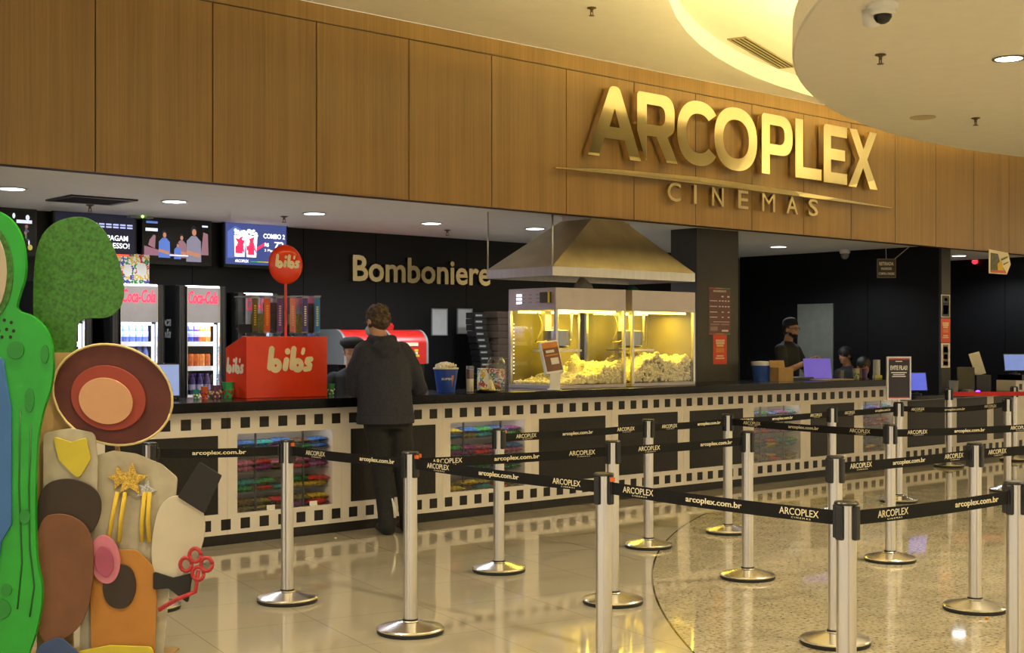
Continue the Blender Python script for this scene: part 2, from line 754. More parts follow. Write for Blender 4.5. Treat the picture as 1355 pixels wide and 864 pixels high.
def front_unit(mbx, x0, x1, kind, p0, p1):
    """white board with a black panel (kind 'b') or a window opening (kind 'w'), rows of black squares, kick board"""
    if kind == 'w':
        mbx.box(x0, p0, 0, .025, .075, .985, 0)
        mbx.box(p1, x1, 0, .025, .075, .985, 0)
        mbx.box(p0, p1, 0, .025, .075, .225, 0)
        mbx.box(p0, p1, 0, .025, .812, .985, 0)
    else:
        mbx.box(x0, x1, 0, .025, .075, .985, 0)
        if kind == 'b':
            mbx.box(p0, p1, -.003, .002, .232, .808, 1)
    for q in squares:
        for z in (.109, .857):
            a, b_ = max(q, x0), min(q + .08, x1)
            if b_ - a > .01:
                mbx.box(a, b_, -.0015, .002, z, z + .08, 1)
    mbx.box(x0, x1, .004, .025, 0, .0745, 1)


units = [(2.0, 3.03, 'w', 2.93 - 1.0, 3.03 - .2), (3.03, 3.86, 'w', 3.06, 3.80), (3.86, 4.90, 'b', 3.95, 4.821), (4.90, 5.91, 'w', 4.982, 5.825),
         (5.91, 6.93, 'b', 5.997, 6.85), (6.93, 7.94, 'w', 7.012, 7.859), (7.94, 8.96, 'b', 8.027, 8.875),
         (8.96, 9.98, 'b', 9.048, 9.892), (9.98, 11.0, 'b', 10.073, 10.912), (11.0, 12.0, 'w', 11.094, 11.907),
         (12.0, 13.0, 'b', 12.086, 12.913), (13.0, 13.80, 'w', 13.093, 13.716)][2:]
GC = 'film strip counter cabinets'
unit_lab = ['black-panelled counter cabinet at the far left, behind the display standee',
            'counter cabinet with candy window in front of the drink coolers, left of the customer',
            'black-panelled counter cabinet directly in front of the standing customer',
            'counter cabinet with candy window to the right of the customer',
            'black-panelled counter cabinet under the left popcorn machine',
            'black-panelled counter cabinet under the right popcorn machine',
            'black-panelled counter cabinet under the wide pillar with the price poster',
            'counter cabinet with candy window in front of the man in the beanie',
            'black-panelled counter cabinet below the purple screen and cups',
            'counter cabinet with candy window at the right end, beside the framed notice']
windows = []
for (x0, x1, kind, p0, p1), lab in zip(units, unit_lab):
    t = thing('counter_cabinet', lab, 'counter', ((x0 + x1) / 2, .3, 0))
    m_ = MB()
    front_unit(m_, x0 + .0008, x1 - .0008, kind, p0, p1)
    m_.build('front_panel', [white_lam, black_lam], t)
    m_ = MB()
    if kind == 'w':
        windows.append((p0, p1))
        zt, zb, yb = .83, .20, .50
        m_.box(x0, x1, .46, yb, 0, .985)
        m_.box(x0, p0 - .01, .026, .46, 0, .985)
        m_.box(p1 + .01, x1, .026, .46, 0, .985)
        m_.box(p0 - .01, p1 + .01, .026, .46, 0, .215)
        m_.box(p0 - .01, p1 + .01, .026, .46, .835, .985)
        m_.build('carcass', white_lam, t)
        for z in (.365, .515, .665):
            s_ = MB()
            s_.box(p0 - .008, p1 + .008, .06, .45, z - .006, z)
            s_.build('shelf', glass_green, t)
        s_ = MB()
        for xx in (p0 + (p1 - p0) * .22, p0 + (p1 - p0) * .72):
            s_.box(xx - .006, xx + .006, .05, .062, .216, .834)
        s_.build('divider', black_plastic, t)
        s_ = MB()
        s_.box(p0, p1, .008, .013, .226, .811)
        s_.build('glass_pane', glass, t)
        s_ = MB()
        s_.box(p0 + .05, p1 - .05, .03, .045, .82, .834)
        s_.build('light_strip', mat('led_case', (1, 1, 1), emit=(1, .95, .85), estr=5), t)
    else:
        m_.box(x0, x1, .026, .50, 0, .985)
        m_.build('carcass', white_lam, t)

# black stone worktop
m_ = MB()
m_.box(3.86, 13.86, -.085, .80, .986, TOP)
o = m_.build('stone_worktop', granite_blk, bevel=.004)
tag(o, 'long black stone worktop on the tall film-strip counter', 'counter top')

# candy bags lying on the shelves behind the windows
def bag_mesh():
    bm = bmesh.new()
    bmesh.ops.create_grid(bm, x_segments=12, y_segments=8, size=1)
    top = [v for v in bm.verts]
    ret = bmesh.ops.duplicate(bm, geom=bm.verts[:] + bm.edges[:] + bm.faces[:])
    bot = [e for e in ret['geom'] if isinstance(e, bmesh.types.BMVert)]
    rnd = random.Random(3)
    for vs, s in ((top, 1), (bot, -1)):
        for v in vs:
            x, y = v.co.x, v.co.y
            h = max(0, (1 - abs(x) ** 3)) ** .6 * max(0, (1 - y * y)) ** .5
            edge = abs(x) > .99 or abs(y) > .99
            wob = 0 if edge else rnd.uniform(-.12, .12)
            v.co = Vector((x * .105, y * (.075 - .012 * (1 - x * x)), (h * s * (1 + wob)) * .024 + .024))
    bmesh.ops.remove_doubles(bm, verts=bm.verts, dist=.0005)
    me = bpy.data.meshes.new('candy_bag')
    bm.to_mesh(me)
    bm.free()
    for p in me.polygons:
        p.use_smooth = True
    return me


bag_me = bag_mesh()
bagcols = {'purple': (.22, .05, .22), 'blue': (.03, .11, .36), 'green': (.03, .20, .06), 'pink': (.42, .13, .24),
           'red': (.45, .03, .03), 'yellow': (.50, .38, .04), 'brown': (.13, .08, .03), 'olive': (.22, .19, .05), 'teal': (.03, .22, .24)}
bagmat = {k: mat('candy_' + k, v, .22, var=.55, scale=55, bump=.3, bscale=50, coat=.4) for k, v in bagcols.items()}
bag_me.materials.append(bagmat['red'])
rows = {3: ['green', 'blue', 'purple', 'teal', 'blue'], 2: ['pink', 'purple', 'pink', 'red', 'purple'],
        1: ['green', 'red', 'teal', 'green', 'blue'], 0: ['olive', 'yellow', 'brown', 'olive', 'red']}
wname = ['window by the coolers', 'window right of the customer', 'window below the beanie man', 'window by the framed notice']
sname = {0: 'bottom shelf', 1: 'second shelf up', 2: 'third shelf up', 3: 'top shelf'}
rb = random.Random(11)
for wi, (p0, p1) in enumerate(windows):
    w_ = p1 - p0
    nx = max(3, round(w_ / .17))
    for sh, z in enumerate((.216, .3655, .5155, .6655)):
        for lay in range(2):
            for i in range(nx):
                for dep in range(2 - lay):
                    c = rows[sh][(i + lay * 2 + wi) % 5] if rb.random() < .75 else rb.choice(list(bagcols))
                    b_ = bpy.data.objects.new('candy_bag', bag_me)
                    COL.objects.link(b_)
                    b_.location = (p0 + .09 + (w_ - .175) * i / (nx - 1) + rb.uniform(-.008, .008),
                                   .108 + .17 * dep + rb.uniform(-.004, .02), z + .001 + lay * .046)
                    b_.rotation_euler = (rb.uniform(-.06, .06) + .05 * lay, rb.uniform(-.05, .05), rb.uniform(-.25, .25))
                    b_.scale = (rb.uniform(.9, 1.1),) * 2 + (rb.uniform(.8, 1.1),)
                    b_.material_slots[0].link = 'OBJECT'
                    b_.material_slots[0].material = bagmat[c]
                    tag(b_, '%s shiny candy bag on the %s of %s' % (c, sname[sh], wname[wi]), 'candy',
                        '%s candy bags, %s, %s' % (c, sname[sh], wname[wi]))
for xx, lab in ((5.28, 'white price card left of the belt post, low in the candy window by the coolers'),
                (5.66, 'white price card right of the belt post, low in the candy window by the coolers')):
    m_ = MB()
    m_.box(-.035, .035, 0, .002, 0, .045, M=T((xx, .016, .2165)) @ R(-6, 'X'))
    o = m_.build('price_card', paper)
    tag(o, lab, 'card')

# low counter to the right and the raised one past the slim pillar
t = thing('low_counter', 'lower white and black counter between the framed notice and the red belt', 'counter', (15.2, .3, 0))
m_ = MB()
m_.box(13.80, 16.62, 0, .40, .075, .80, 0)
for a, b_ in ((14.02, 14.86), (15.14, 15.88), (16.05, 16.50)):
    m_.box(a, b_, -.003, .002, .232, .79, 1)
for k in range(18):
    a = 13.83 + .16188 * k
    if a + .08 < 16.6:
        m_.box(a, a + .08, -.0015, .002, .109, .189, 1)
m_.box(13.80, 16.62, .004, .40, 0, .0745, 1)
m_.build('front_panel', [white_lam, black_lam], t)
m_ = MB()
m_.box(13.861, 16.63, -.05, .415, .801, .845)
m_.build('worktop', granite_blk, t, bevel=.003)
t = thing('end_counter', 'tall film-strip counter at the far right, under the tilted monitor', 'counter', (18, .3, 0))
m_ = MB()
m_.box(16.64, 18.59, 0, .28, .075, .985, 0)
for k in range(12):
    a = 16.72 + .16188 * k
    m_.box(a, a + .08, -.0015, .002, .857, .937, 1)
    m_.box(a, a + .08, -.0015, .002, .109, .189, 1)
m_.box(16.86, 18.5, -.003, .002, .232, .808, 1)
m_.box(16.64, 18.59, .004, .28, 0, .0745, 1)
m_.build('front_panel', [white_lam, black_lam], t)
m_ = MB()
m_.box(16.68, 18.59, -.06, .285, .986, TOP)
m_.build('worktop', granite_blk, t, bevel=.003)

# back bench under the wall
m_ = MB()
m_.box(7.5, 11.10, 3.12, 3.72, .0, .86, 0)
m_.box(7.48, 11.12, 3.08, 3.74, .86, .90, 1)
o = m_.build('back_bench', [black_lam, granite_blk], bevel=.003)
tag(o, 'black back bench along the wall behind the snack counter', 'bench')

# ------------------------------------------------------------------ lettering on the fascia
sign = thing('cinema_sign', 'large polished metal letters with a tapered bar on the wood fascia', 'sign', (8.5, FY, 3.05))
MS = lambda x, z: T((x, FY - .055, z)) @ FRONT
Z0 = 3.238


def ring(cx, cz, rx, rz, a0=0, a1=360, e=2.25, n=40):
    o_ = []
    for k in range(n + 1):
        a = math.radians(a0 + (a1 - a0) * k / n)
        c, s = math.cos(a), math.sin(a)
        o_.append((cx + rx * math.copysign(abs(c) ** (2 / e), c), cz + rz * math.copysign(abs(s) ** (2 / e), s)))
    return o_


H_ = .64
glyphs = [
    (8.504, 3.206, [rpoly([(0, 0), (.15, 0), (.215, .175), (.49, .175), (.56, 0), (.712, 0), (.415, .665, .07), (.295, .665, .07)]),
                    [(.285, .285), (.42, .285), (.353, .46)]]),
    (9.160, 3.225, [rpoly([(0, .27), (.115, 0), (.135, 0), (.135, .235), (.27, .235), (.42, 0), (.578, 0), (.425, .245), (.53, .30, .12), (.53, .645, .2), (0, .645, .05)]),
                    rpoly([(.135, .345), (.395, .345, .1), (.395, .535, .1), (.135, .535)])]),
    (9.727, Z0, [ring(.325, .32, .325, .32, 38, 322) + ring(.325, .32, .19, .195, 318, 42)]),
    (10.287, Z0, [ring(.342, .322, .342, .322)[:-1], ring(.342, .322, .207, .197)[:-1]]),
    (11.047, 3.25, [rpoly([(0, 0), (.135, 0), (.135, .21), (.527, .21, .2), (.527, .63, .22), (0, .63, .05)]),
                    rpoly([(.135, .32), (.39, .32, .1), (.39, .52, .1), (.135, .52)])]),
    (11.623, 3.255, [rpoly([(0, 0), (.47, 0), (.47, .12), (.135, .12), (.135, .63), (0, .63)])]),
    (12.133, 3.245, [rpoly([(0, 0), (.44, 0), (.44, .12), (.135, .12), (.135, .26), (.40, .26), (.40, .38), (.135, .38), (.135, .52), (.44, .52), (.44, .64), (0, .64, .05)])]),
    (12.60, 3.235, [rpoly([(0, 0), (.15, 0), (.285, .23), (.42, 0), (.575, 0), (.365, .33), (.56, .65), (.415, .65), (.29, .44), (.165, .65), (.015, .65), (.215, .33)])]),
]
for x, z, lp in glyphs:
    outline_obj('letter', lp, MS(x, z), .035, gold, sign)
for nm in range(1):
    bar = [(8.109, 3.060), (8.9, 3.108), (10.06, 3.118), (11.6, 3.112), (13.48, 3.104), (11.6, 3.168), (10.06, 3.184), (8.9, 3.150)]
    outline_obj('bar', [[(p[0] - 8.109, p[1] - 3.05) for p in [(8.109, 3.098), (8.9, 3.108), (10.06, 3.112), (11.6, 3.108), (13.48, 3.098), (13.48, 3.104), (11.6, 3.158), (10.06, 3.180), (8.9, 3.152), (8.109, 3.104)]]],
                MS(8.109, 3.0), .03, gold, sign)
for ch, x0, x1 in (('C', 9.607, 9.80), ('I', 9.995, 10.035), ('N', 10.272, 10.45), ('E', 10.68, 10.845), ('M', 11.075, 11.29),
                   ('A', 11.487, 11.69), ('S', 11.878, 12.05)):
    lettering('small_letter', [((ch, MS((x0 + x1) / 2, 2.955), x1 - x0, .185), dict(ext=.02, bold=.0 if ch == 'M' else .008))], gold_dull, sign)

wl = thing('wall_lettering', 'gold Bomboniere lettering on the black wall behind the counter', 'sign', (9.3, 3.74, 2.3))
p0, p1 = atY(466, 352, 3.72), atY(648, 363, 3.72)
word = 'Bomboniere'
cu = bpy.data.curves.new('w', 'FONT')
lettering('letters', [((word, T(((p0.x + p1.x) / 2, 3.725, 2.335)) @ FRONT, p1.x - p0.x, .30), dict(ext=.02, bold=.022))], gold_dull, wl)
# ------------------------------------------------------------------ lamps and ceiling fittings
kl = [(3.944 * 1.0 + .2, 2.08), (5.70, 2.10), (7.26, 2.18), (8.75, 2.26), (10.1, 2.05), (14.0, 1.95), (17.35, 1.35)]
klab = ['recessed white downlight at the left end of the kiosk ceiling', 'recessed downlight in the kiosk ceiling above the film-scene screen',
        'recessed downlight in the kiosk ceiling above the round red sign', 'recessed downlight in the kiosk ceiling above the gold wall lettering',
        'recessed downlight in the kiosk ceiling beside the extractor hood', 'recessed downlight right of the wide pillar, above the man in the beanie',
        'recessed downlight at the far right beyond the slim pillar']
for (px, py), lab in zip([(16, 249), (231, 266), (416, 282), (571, 295), (708, 302), (1030, 326), (1269, 338)], klab):
    p = atZ(px, py, KCEIL)
    t = thing('downlight', lab, 'light', (p.x, p.y, KCEIL), group='kiosk downlights')
    m_ = MB()
    m_.lathe([(.098, 0), (.122, -.004), (.125, -.009), (.10, -.010)], (0, 0, 0), 32, caps=False)
    m_.build('rim', white_pl, t, smooth=40, world=False)
    m_ = MB()
    m_.lathe([(0, -.003), (.099, -.003), (.099, -.007), (0, -.007)], (0, 0, 0), 32)
    m_.build('diffuser', led_cool, t, world=False)
    spot('downlight_lamp', (0, 0, -.02), KIOSK_POWER, COOL, t, 2.7, .09)

# first lobby downlight is seen; the others are unseen, added for illumination
hall = [(9.15, -4.75, DZ), (6.6, -7.6, DZ), (9.0, -9.6, DZ), (12.5, -6.0, DZ), (15.5, -9, DZ), (11.5, -13, DZ), (2.2, -3.2, CEIL), (2.2, -6.2, CEIL), (1.0, -10.5, CEIL),
        (-2.5, -3.2, CEIL), (-2.5, -8, CEIL), (22, -3.5, CEIL), (3.5, -14, CEIL), (24, -9, CEIL)]
p = atZ(1335, 77, DZ)
hall[0] = (p.x, p.y, DZ)
for i, (x, y, z) in enumerate(hall):
    t = thing('hall_downlight', 'unseen downlight in the lobby ceiling, added to light the room' if i else 'round downlight in the curved soffit at the upper right', 'light',
              (x, y, z), group='added lobby downlights' if i else None)
    m_ = MB()
    m_.lathe([(.088, 0), (.108, -.003), (.108, -.008), (.09, -.008)], (0, 0, 0), 28, caps=False)
    m_.build('rim', mat('lamp_rim', (.16, .14, .11), .4), t, smooth=40, world=False)
    m_ = MB()
    m_.lathe([(0, -.002), (.088, -.002), (.088, -.006), (0, -.006)], (0, 0, 0), 28)
    m_.build('diffuser', led_warm, t, world=False)
    spot('hall_lamp', (0, 0, -.02), HALL_POWER, WARM, t, 2.5, .09)


brass = mat('sprinkler_brass', (.16, .12, .07), .4, .7)


def sprinkler(p, lab):
    t = thing('sprinkler', lab, 'sprinkler', p)
    m_ = MB()
    m_.lathe([(0, 0), (.035, 0), (.038, -.006), (.02, -.012), (.011, -.02), (.011, -.035), (0, -.035)], (0, 0, 0), 18)
    m_.build('escutcheon', brass, t, smooth=40, world=False)
    m_ = MB()
    m_.box(-.014, -.009, -.003, .003, -.062, -.03)
    m_.box(.009, .014, -.003, .003, -.062, -.03)
    m_.lathe([(0, -.060), (.022, -.061), (.022, -.065), (0, -.065)], (0, 0, 0), 14)
    m_.build('deflector', brass, t, world=False)


sprinkler(atZ(1165, 72, DZ), 'ceiling sprinkler below the dome camera on the curved soffit')
sprinkler(atZ(1291, 156, DZ), 'ceiling sprinkler right of the round speaker on the curved soffit')
sprinkler(atZ(783, 10, CEIL), 'ceiling sprinkler at the top centre, in the flat main ceiling')
sprinkler(atZ(119, 271, KCEIL), 'kiosk ceiling sprinkler below the black air vent')
sprinkler(atZ(376, 286, KCEIL), 'kiosk ceiling sprinkler above the round red sign')
sprinkler(atZ(592, 304, KCEIL), 'kiosk ceiling sprinkler above the gold wall lettering')
p = atZ(1221, 155, DZ)
m_ = MB()
m_.lathe([(0, 0), (.105, 0), (.108, -.006), (.10, -.009), (0, -.007)], p, 32)
o = m_.build('ceiling_speaker', mat('speaker_beige', (.50, .42, .26), .7, var=.1, scale=200), smooth=40)
tag(o, 'round beige speaker grille flush in the curved soffit', 'speaker')

# dome camera on the curved soffit
p = atZ(1168, 6, DZ)
t = thing('security_camera', 'white dome security camera under the curved soffit', 'camera', p)
m_ = MB()
m_.lathe([(0, 0), (.085, 0), (.085, -.02), (.075, -.028), (0, -.028)], (0, 0, 0), 28)
m_.build('mount', white_pl, t, smooth=40, world=False)
m_ = MB()
m_.lathe([(.07, -.028), (.072, -.05), (.06, -.06), (0, -.06)], (0, 0, 0), 28)
m_.build('housing', white_pl, t, smooth=40, world=False)
m_ = MB()
m_.lathe([(.052, -.06), (.05, -.075), (.035, -.098), (.015, -.108), (0, -.11)], (0, 0, 0), 24)
m_.build('dome', mat('smoked_dome', (.01, .01, .01), .08), t, smooth=True, world=False)
p2 = atZ(1153, 14, DZ)
m_ = MB()
m_.lathe([(0, 0), (.05, 0), (.052, -.05), (.045, -.085), (.02, -.098), (0, -.10)], (p2.x - p.x, p2.y - p.y, 0), 24)
m_.build('junction_cup', white_pl, t, smooth=True, world=False)

# small dome camera, wireless box
p = atZ(1118, 330, KCEIL)
t = thing('security_camera', 'small white dome camera on the kiosk ceiling right of the wide pillar', 'camera', p)
m_ = MB()
m_.lathe([(0, 0), (.07, 0), (.07, -.05), (.05, -.06), (0, -.06)], (0, 0, 0), 20)
m_.build('mount', white_pl, t, smooth=40, world=False)
m_ = MB()
m_.ell((0, 0, -.075), (.055, .055, .06))
m_.build('dome', grey_pl, t, smooth=True, world=False)
p = atY(185, 287, 3.6)
t = thing('wireless_box', 'small white box with a green light between two wall screens', 'router', p)
m_ = MB()
m_.box(-.12, .12, -.06, .14, -.015, .015)
m_.build('case', mat('router_case', (.35, .36, .32), .5), t, bevel=.004, world=False)
m_ = MB()
m_.ell((0, -.062, 0), (.012, .006, .012))
m_.build('status_light', mat('green_led', (.1, .8, .1), emit=(.35, 1, .1), estr=6), t, world=False)
p = atZ(1290, 343, KCEIL)
t = thing('alarm_light', 'small red glowing light on the far right kiosk ceiling', 'light', p)
m_ = MB()
m_.lathe([(0, 0), (.05, 0), (.05, -.02), (0, -.02)], (0, 0, 0), 16)
m_.build('base', white_pl, t, world=False)
m_ = MB()
m_.ell((0, 0, -.04), (.045, .045, .035))
m_.build('lens', mat('red_lens', (.7, .02, .04), .3, emit=(1, .03, .06), estr=1.2), t, smooth=True, world=False)

# black ceiling vent of the air conditioning
cs = [atZ(60, 264, KCEIL), atZ(94, 257, KCEIL), atZ(185, 264, KCEIL), atZ(145, 270, KCEIL)]
x0, x1 = (cs[0].x + cs[1].x) / 2, (cs[2].x + cs[3].x) / 2
y0, y1 = (cs[1].y + cs[2].y) / 2, (cs[0].y + cs[3].y) / 2
t = thing('air_vent', 'square black air-conditioning grille in the kiosk ceiling', 'vent', ((x0 + x1) / 2, (y0 + y1) / 2, KCEIL))
m_ = MB()
for a, b_, c, d in ((x0, x1, y0, y0 + .05), (x0, x1, y1 - .05, y1), (x0, x0 + .05, y0 + .05, y1 - .05), (x1 - .05, x1, y0 + .05, y1 - .05)):
    m_.box(a, b_, c, d, KCEIL - .015, KCEIL - .0005)
m_.build('frame', black_plastic, t)
m_ = MB()
m_.box(x0 + .05, x1 - .05, y0 + .05, y1 - .05, KCEIL - .006, KCEIL - .0005)
for k in range(9):
    yy = y0 + .07 + (y1 - y0 - .14) * k / 8
    m_.box(x0 + .05, x1 - .05, yy - .012, yy + .012, KCEIL - .012, KCEIL - .006)
m_.build('grille', black_matte, t)

# slot vent in the recess ceiling
c0, c1, c2, c3 = atZ(968, 50, CEIL + .17), atZ(981, 49, CEIL + .17), atZ(1047, 88, CEIL + .17), atZ(1036, 89, CEIL + .17)
cen = (c0 + c1 + c2 + c3) / 4
dirv = ((c3 - c0) + (c2 - c1)) / 2
ang = math.atan2(dirv.y, dirv.x)
t = thing('slot_vent', 'long slotted air vent in the glowing ceiling recess', 'vent', (cen.x, cen.y, CEIL + .17), ang)
L2 = dirv.length / 2
m_ = MB()
m_.box(-L2, L2, -.09, -.075, -.012, -.0005)
m_.box(-L2, L2, .075, .09, -.012, -.0005)
m_.box(-L2, -L2 + .02, -.075, .075, -.012, -.0005)
m_.box(L2 - .02, L2, -.075, .075, -.012, -.0005)
m_.build('frame', mat('vent_frame', (.30, .24, .12), .5), t, world=False)
m_ = MB()
m_.box(-L2 + .02, L2 - .02, -.075, .075, -.004, -.0005, 0)
for yy in (-.04, 0, .04):
    m_.box(-L2 + .02, L2 - .02, yy - .006, yy + .006, -.011, -.004, 1)
m_.build('slats', [black_matte, mat('vent_frame', (1, 1, 1))], t, world=False)

# ------------------------------------------------------------------ belt posts
POST = dict(A=(4.086, -2.134), B=(4.126, -3.255), C=(5.658, -2.185), D=(5.461, -3.410), E=(7.141, -2.141), F=(4.079, -4.697),
            G=(8.144, -2.060), H=(6.676, -3.417), I=(5.550, -4.856), J=(3.994, -5.983), K=(7.937, -3.645), L=(6.838, -4.886),
            M=(5.086, -6.041), N=(9.674, -1.962), O=(10.916, -1.834), P=(14.441, -.30), Q=(12.505, -2.071), R=(15.835, -.395),
            S=(3.396, -1.80), U=(8.2, -4.95), V=(9.4, -4.0), W=(16.6, -1.5))
PLAB = dict(
    A='steel belt post in front of the first candy window, left of the customer',
    B='steel belt post that stands directly before the customer and overlaps his legs',
    C='steel belt post in front of the candy window right of the customer',
    D='steel belt post half hidden behind the front post at the picture centre',
    E='steel belt post on the tiles before the popcorn machines, at the granite edge',
    F='large front steel post at the picture centre, its foot below the frame',
    G='steel belt post on the granite right of the popcorn machines, in the rear row',
    H='steel belt post standing alone on the granite in the middle row, right of centre',
    I='steel belt post just behind the front right corner post',
    J='large front corner post where two belts meet, right of centre',
    K='steel belt post in the middle row in front of the framed notice',
    L='steel belt post at the right, base complete, behind the right edge post',
    M='large steel post cut off by the right edge of the picture',
    N='steel belt post in the rear row hidden below the man in the beanie',
    O='steel belt post that carries the framed notice',
    P='steel belt post beside the slim pillar, start of the red belt',
    Q='steel belt post in the rear row at the right, overlapping the red belt',
    R='farthest steel post at the right, close to the end counter',
    S='steel belt post mostly hidden behind the display standee',
    U='steel belt post further right, end of the front row belt',
    V='steel belt post further right, end of the middle row belt',
    W='steel belt post further right, end of the red belt')
BELTS = [('S', 'A'), ('A', 'B'), ('B', 'D'), ('B', 'F'), ('F', 'J'), ('J', 'M'), ('C', 'E'), ('E', 'G'), ('D', 'H'), ('H', 'G'), ('G', 'K'), ('K', 'V'),
         ('G', 'N'), ('N', 'O'), ('O', 'Q'), ('I', 'L'), ('L', 'U'), ('P', 'W')]
BELTS.remove(('H', 'G'))


def make_post():
    root = thing('belt_post', 'x', 'belt post')
    m_ = MB()
    m_.lathe([(0, .020), (.172, .020), (.174, .026), (.168, .032), (.125, .043), (.048, .062), (.044, .066), (0, .066)], (0, 0, 0), 48)
    m_.build('base', chrome, root, smooth=28, world=False)
    m_ = MB()
    m_.lathe([(0, 0), (.168, 0), (.172, .005), (.172, .020), (0, .020)], (0, 0, 0), 48)
    m_.build('base_rubber', rubber, root, smooth=30, world=False)
    m_ = MB()
    m_.lathe([(0, .064), (.041, .064), (.041, .074), (0, .074)], (0, 0, 0), 32)
    m_.build('collar', black_plastic, root, smooth=30, world=False)
    # tube with four grooves
    prof = []
    for q in range(4):
        a0 = 90 * q + 45
        for k in range(9):
            a = a0 + 6 + 78 * k / 8
            prof.append((.0355 * math.cos(math.radians(a)), .0355 * math.sin(math.radians(a))))
        for a, r in ((a0 + 86, .0355), (a0 + 87, .030), (a0 + 93, .030), (a0 + 94, .0355)):
            prof.append((r * math.cos(math.radians(a)), r * math.sin(math.radians(a))))
    bm = bmesh.new()
    lo = [bm.verts.new((p_[0], p_[1], .074)) for p_ in prof]
    hi = [bm.verts.new((p_[0], p_[1], .922)) for p_ in prof]
    for k in range(len(prof)):
        k2 = (k + 1) % len(prof)
        bm.faces.new([lo[k], lo[k2], hi[k2], hi[k]])
    bm.faces.new(hi)
    m2 = MB()
    m2.bm.free()
    m2.bm = bm
    m2.build('pole', alu, root, smooth=30, world=False)
    m_ = MB()
    m_.lathe([(0, .922), (.043, .922), (.044, .928), (.040, .934), (0, .935)], (0, 0, 0), 32)
    m_.build('cap', black_plastic, root, smooth=40, world=False)
    for q in range(4):
        M = R(90 * q, 'Z')
        m_ = MB()
        m_.box(.030, .050, -.015, .015, .800, .922, M=M)
        m_.build('belt_slot', black_plastic, root, bevel=.006, world=False)
    return root


proto_post = make_post()
posts = {}
for k, (x, y) in POST.items():
    o = proto_post if k == 'A' else copy_tree(proto_post)
    o.location = (x, y, 0)
    o.rotation_euler = (0, 0, 0)
    o['label'] = PLAB[k]
    o['group'] = 'belt posts of the queue'
    posts[k] = o

belt_red = mat('belt_red', (.62, .02, .015), .6)
belt_blk = mat('belt_black', (.008, .008, .009), .75, spec=.2, var=.2, scale=200)
for a, b_ in BELTS:
    pa, pb = Vector(POST[a] + (0,)), Vector(POST[b_] + (0,))
    if (Vector((0, CAMY, 0)) - pa).cross(pb - pa).z < 0:      # camera side faces local -Y: run left to right
        pa, pb = pb, pa
    d = pb - pa
    L_ = d.length
    u = d.normalized()
    ang = math.atan2(u.y, u.x)
    M = T(pa + Vector((0, 0, .872))) @ Matrix.Rotation(ang, 4, 'Z')
    red = (a == 'P')
    sag = .03 if (a, b_) == ('O', 'Q') else .006
    n = 12
    m_ = MB()
    f = lambda t: -sag * 4 * t * (1 - t)
    vs = []
    for k in range(n + 1):
        t_ = k / n
        x = .045 + (L_ - .09) * t_
        vs.append([m_.bm.verts.new((x, yy, zz + f(t_))) for yy in (-.001, .001) for zz in (-.026, .026)])
    for k in range(n):
        q, r_ = vs[k], vs[k + 1]
        for i, j in ((0, 1), (1, 3), (3, 2), (2, 0)):
            m_.bm.faces.new([q[i], q[j], r_[j], r_[i]])
    m_.bm.faces.new(vs[0][::1] if False else [vs[0][0], vs[0][2], vs[0][3], vs[0][1]])
    m_.bm.faces.new([vs[n][0], vs[n][1], vs[n][3], vs[n][2]])
    bmesh.ops.transform(m_.bm, matrix=M, verts=m_.bm.verts)
    par = posts[a]
    belt = m_.build('belt', belt_red if red else belt_blk, par)
    if red:
        belt['label'] = 'plain red belt'
    m_ = MB()
    m_.box(.040, .056, -.006, .006, -.030, .030, M=M)
    m_.box(L_ - .056, L_ - .040, -.006, .006, -.030, .030, M=M)
    m_.build('belt_clip', black_plastic, belt, bevel=.002)
    if a in 'ABFC':
        m_ = MB()
        m_.box(.048, .062, -.009, .009, .028, .046, M=M)
        tb = m_.build('release_tab', mat('orange_tab', (.75, .14, .03), .5), par)
        tb['label'] = 'orange release tab'
    if red:
        continue
    items = []
    nrep = max(1, round((L_ - .2) / .43))
    for k in range(nrep):
        x = L_ * (k + .5) / nrep
        z = f(x / L_)
        if (k % 2) == (1 if nrep > 1 else 0):
            items.append((('arcoplex.com.br', M @ T((x, -.0016, z)) @ FRONT, .30, .030), dict(ext=.0004, bold=.018)))
        else:
            items.append((('ARCOPLEX', M @ T((x, -.0016, z + .005)) @ FRONT, .185, .026), dict(ext=.0004, bold=.004)))
            items.append((('C I N E M A S', M @ T((x + .01, -.0016, z - .016)) @ FRONT, .09, .006), dict(ext=.0004)))
    lettering('lettering', items, print_cream, belt)

# framed notice on its post
t = thing('framed_notice', 'framed dark notice on top of a belt post, heading EVITE FILAS!', 'sign', (10.916, -1.834, .936))
M = T((10.916, -1.834, 0)) @ R(-28, 'Z')
z1 = 1.36
w2 = .125
z0 = .955
m_ = MB()
m_.box(-w2, w2, -.012, .006, z0, z0 + .016, M=M)
m_.box(-w2, w2, -.012, .006, z1 - .016, z1, M=M)
m_.box(-w2, -w2 + .016, -.012, .006, z0 + .016, z1 - .016, M=M)
m_.box(w2 - .016, w2, -.012, .006, z0 + .016, z1 - .016, M=M)
m_.build('frame', mat('frame_silver', (.55, .54, .55), .35, .6), t)
m_ = MB()
m_.box(-w2 + .016, w2 - .016, -.006, .004, z0 + .016, z1 - .016, M=M)
m_.build('sheet', mat('notice_navy', (.022, .020, .035), .5), t)
m_ = MB()
m_.box(-.012, .012, -.006, .006, .936, z0, M=M)
m_.build('stem', steel, t)
F_ = lambda x, z: M @ T((x, -.0065, z)) @ FRONT
lettering('heading', [(('EVITE FILAS!', F_(.0, z1 - .105), .175, .042), dict(ext=.0006, bold=.02))], white_pl, t)
m_ = MB()
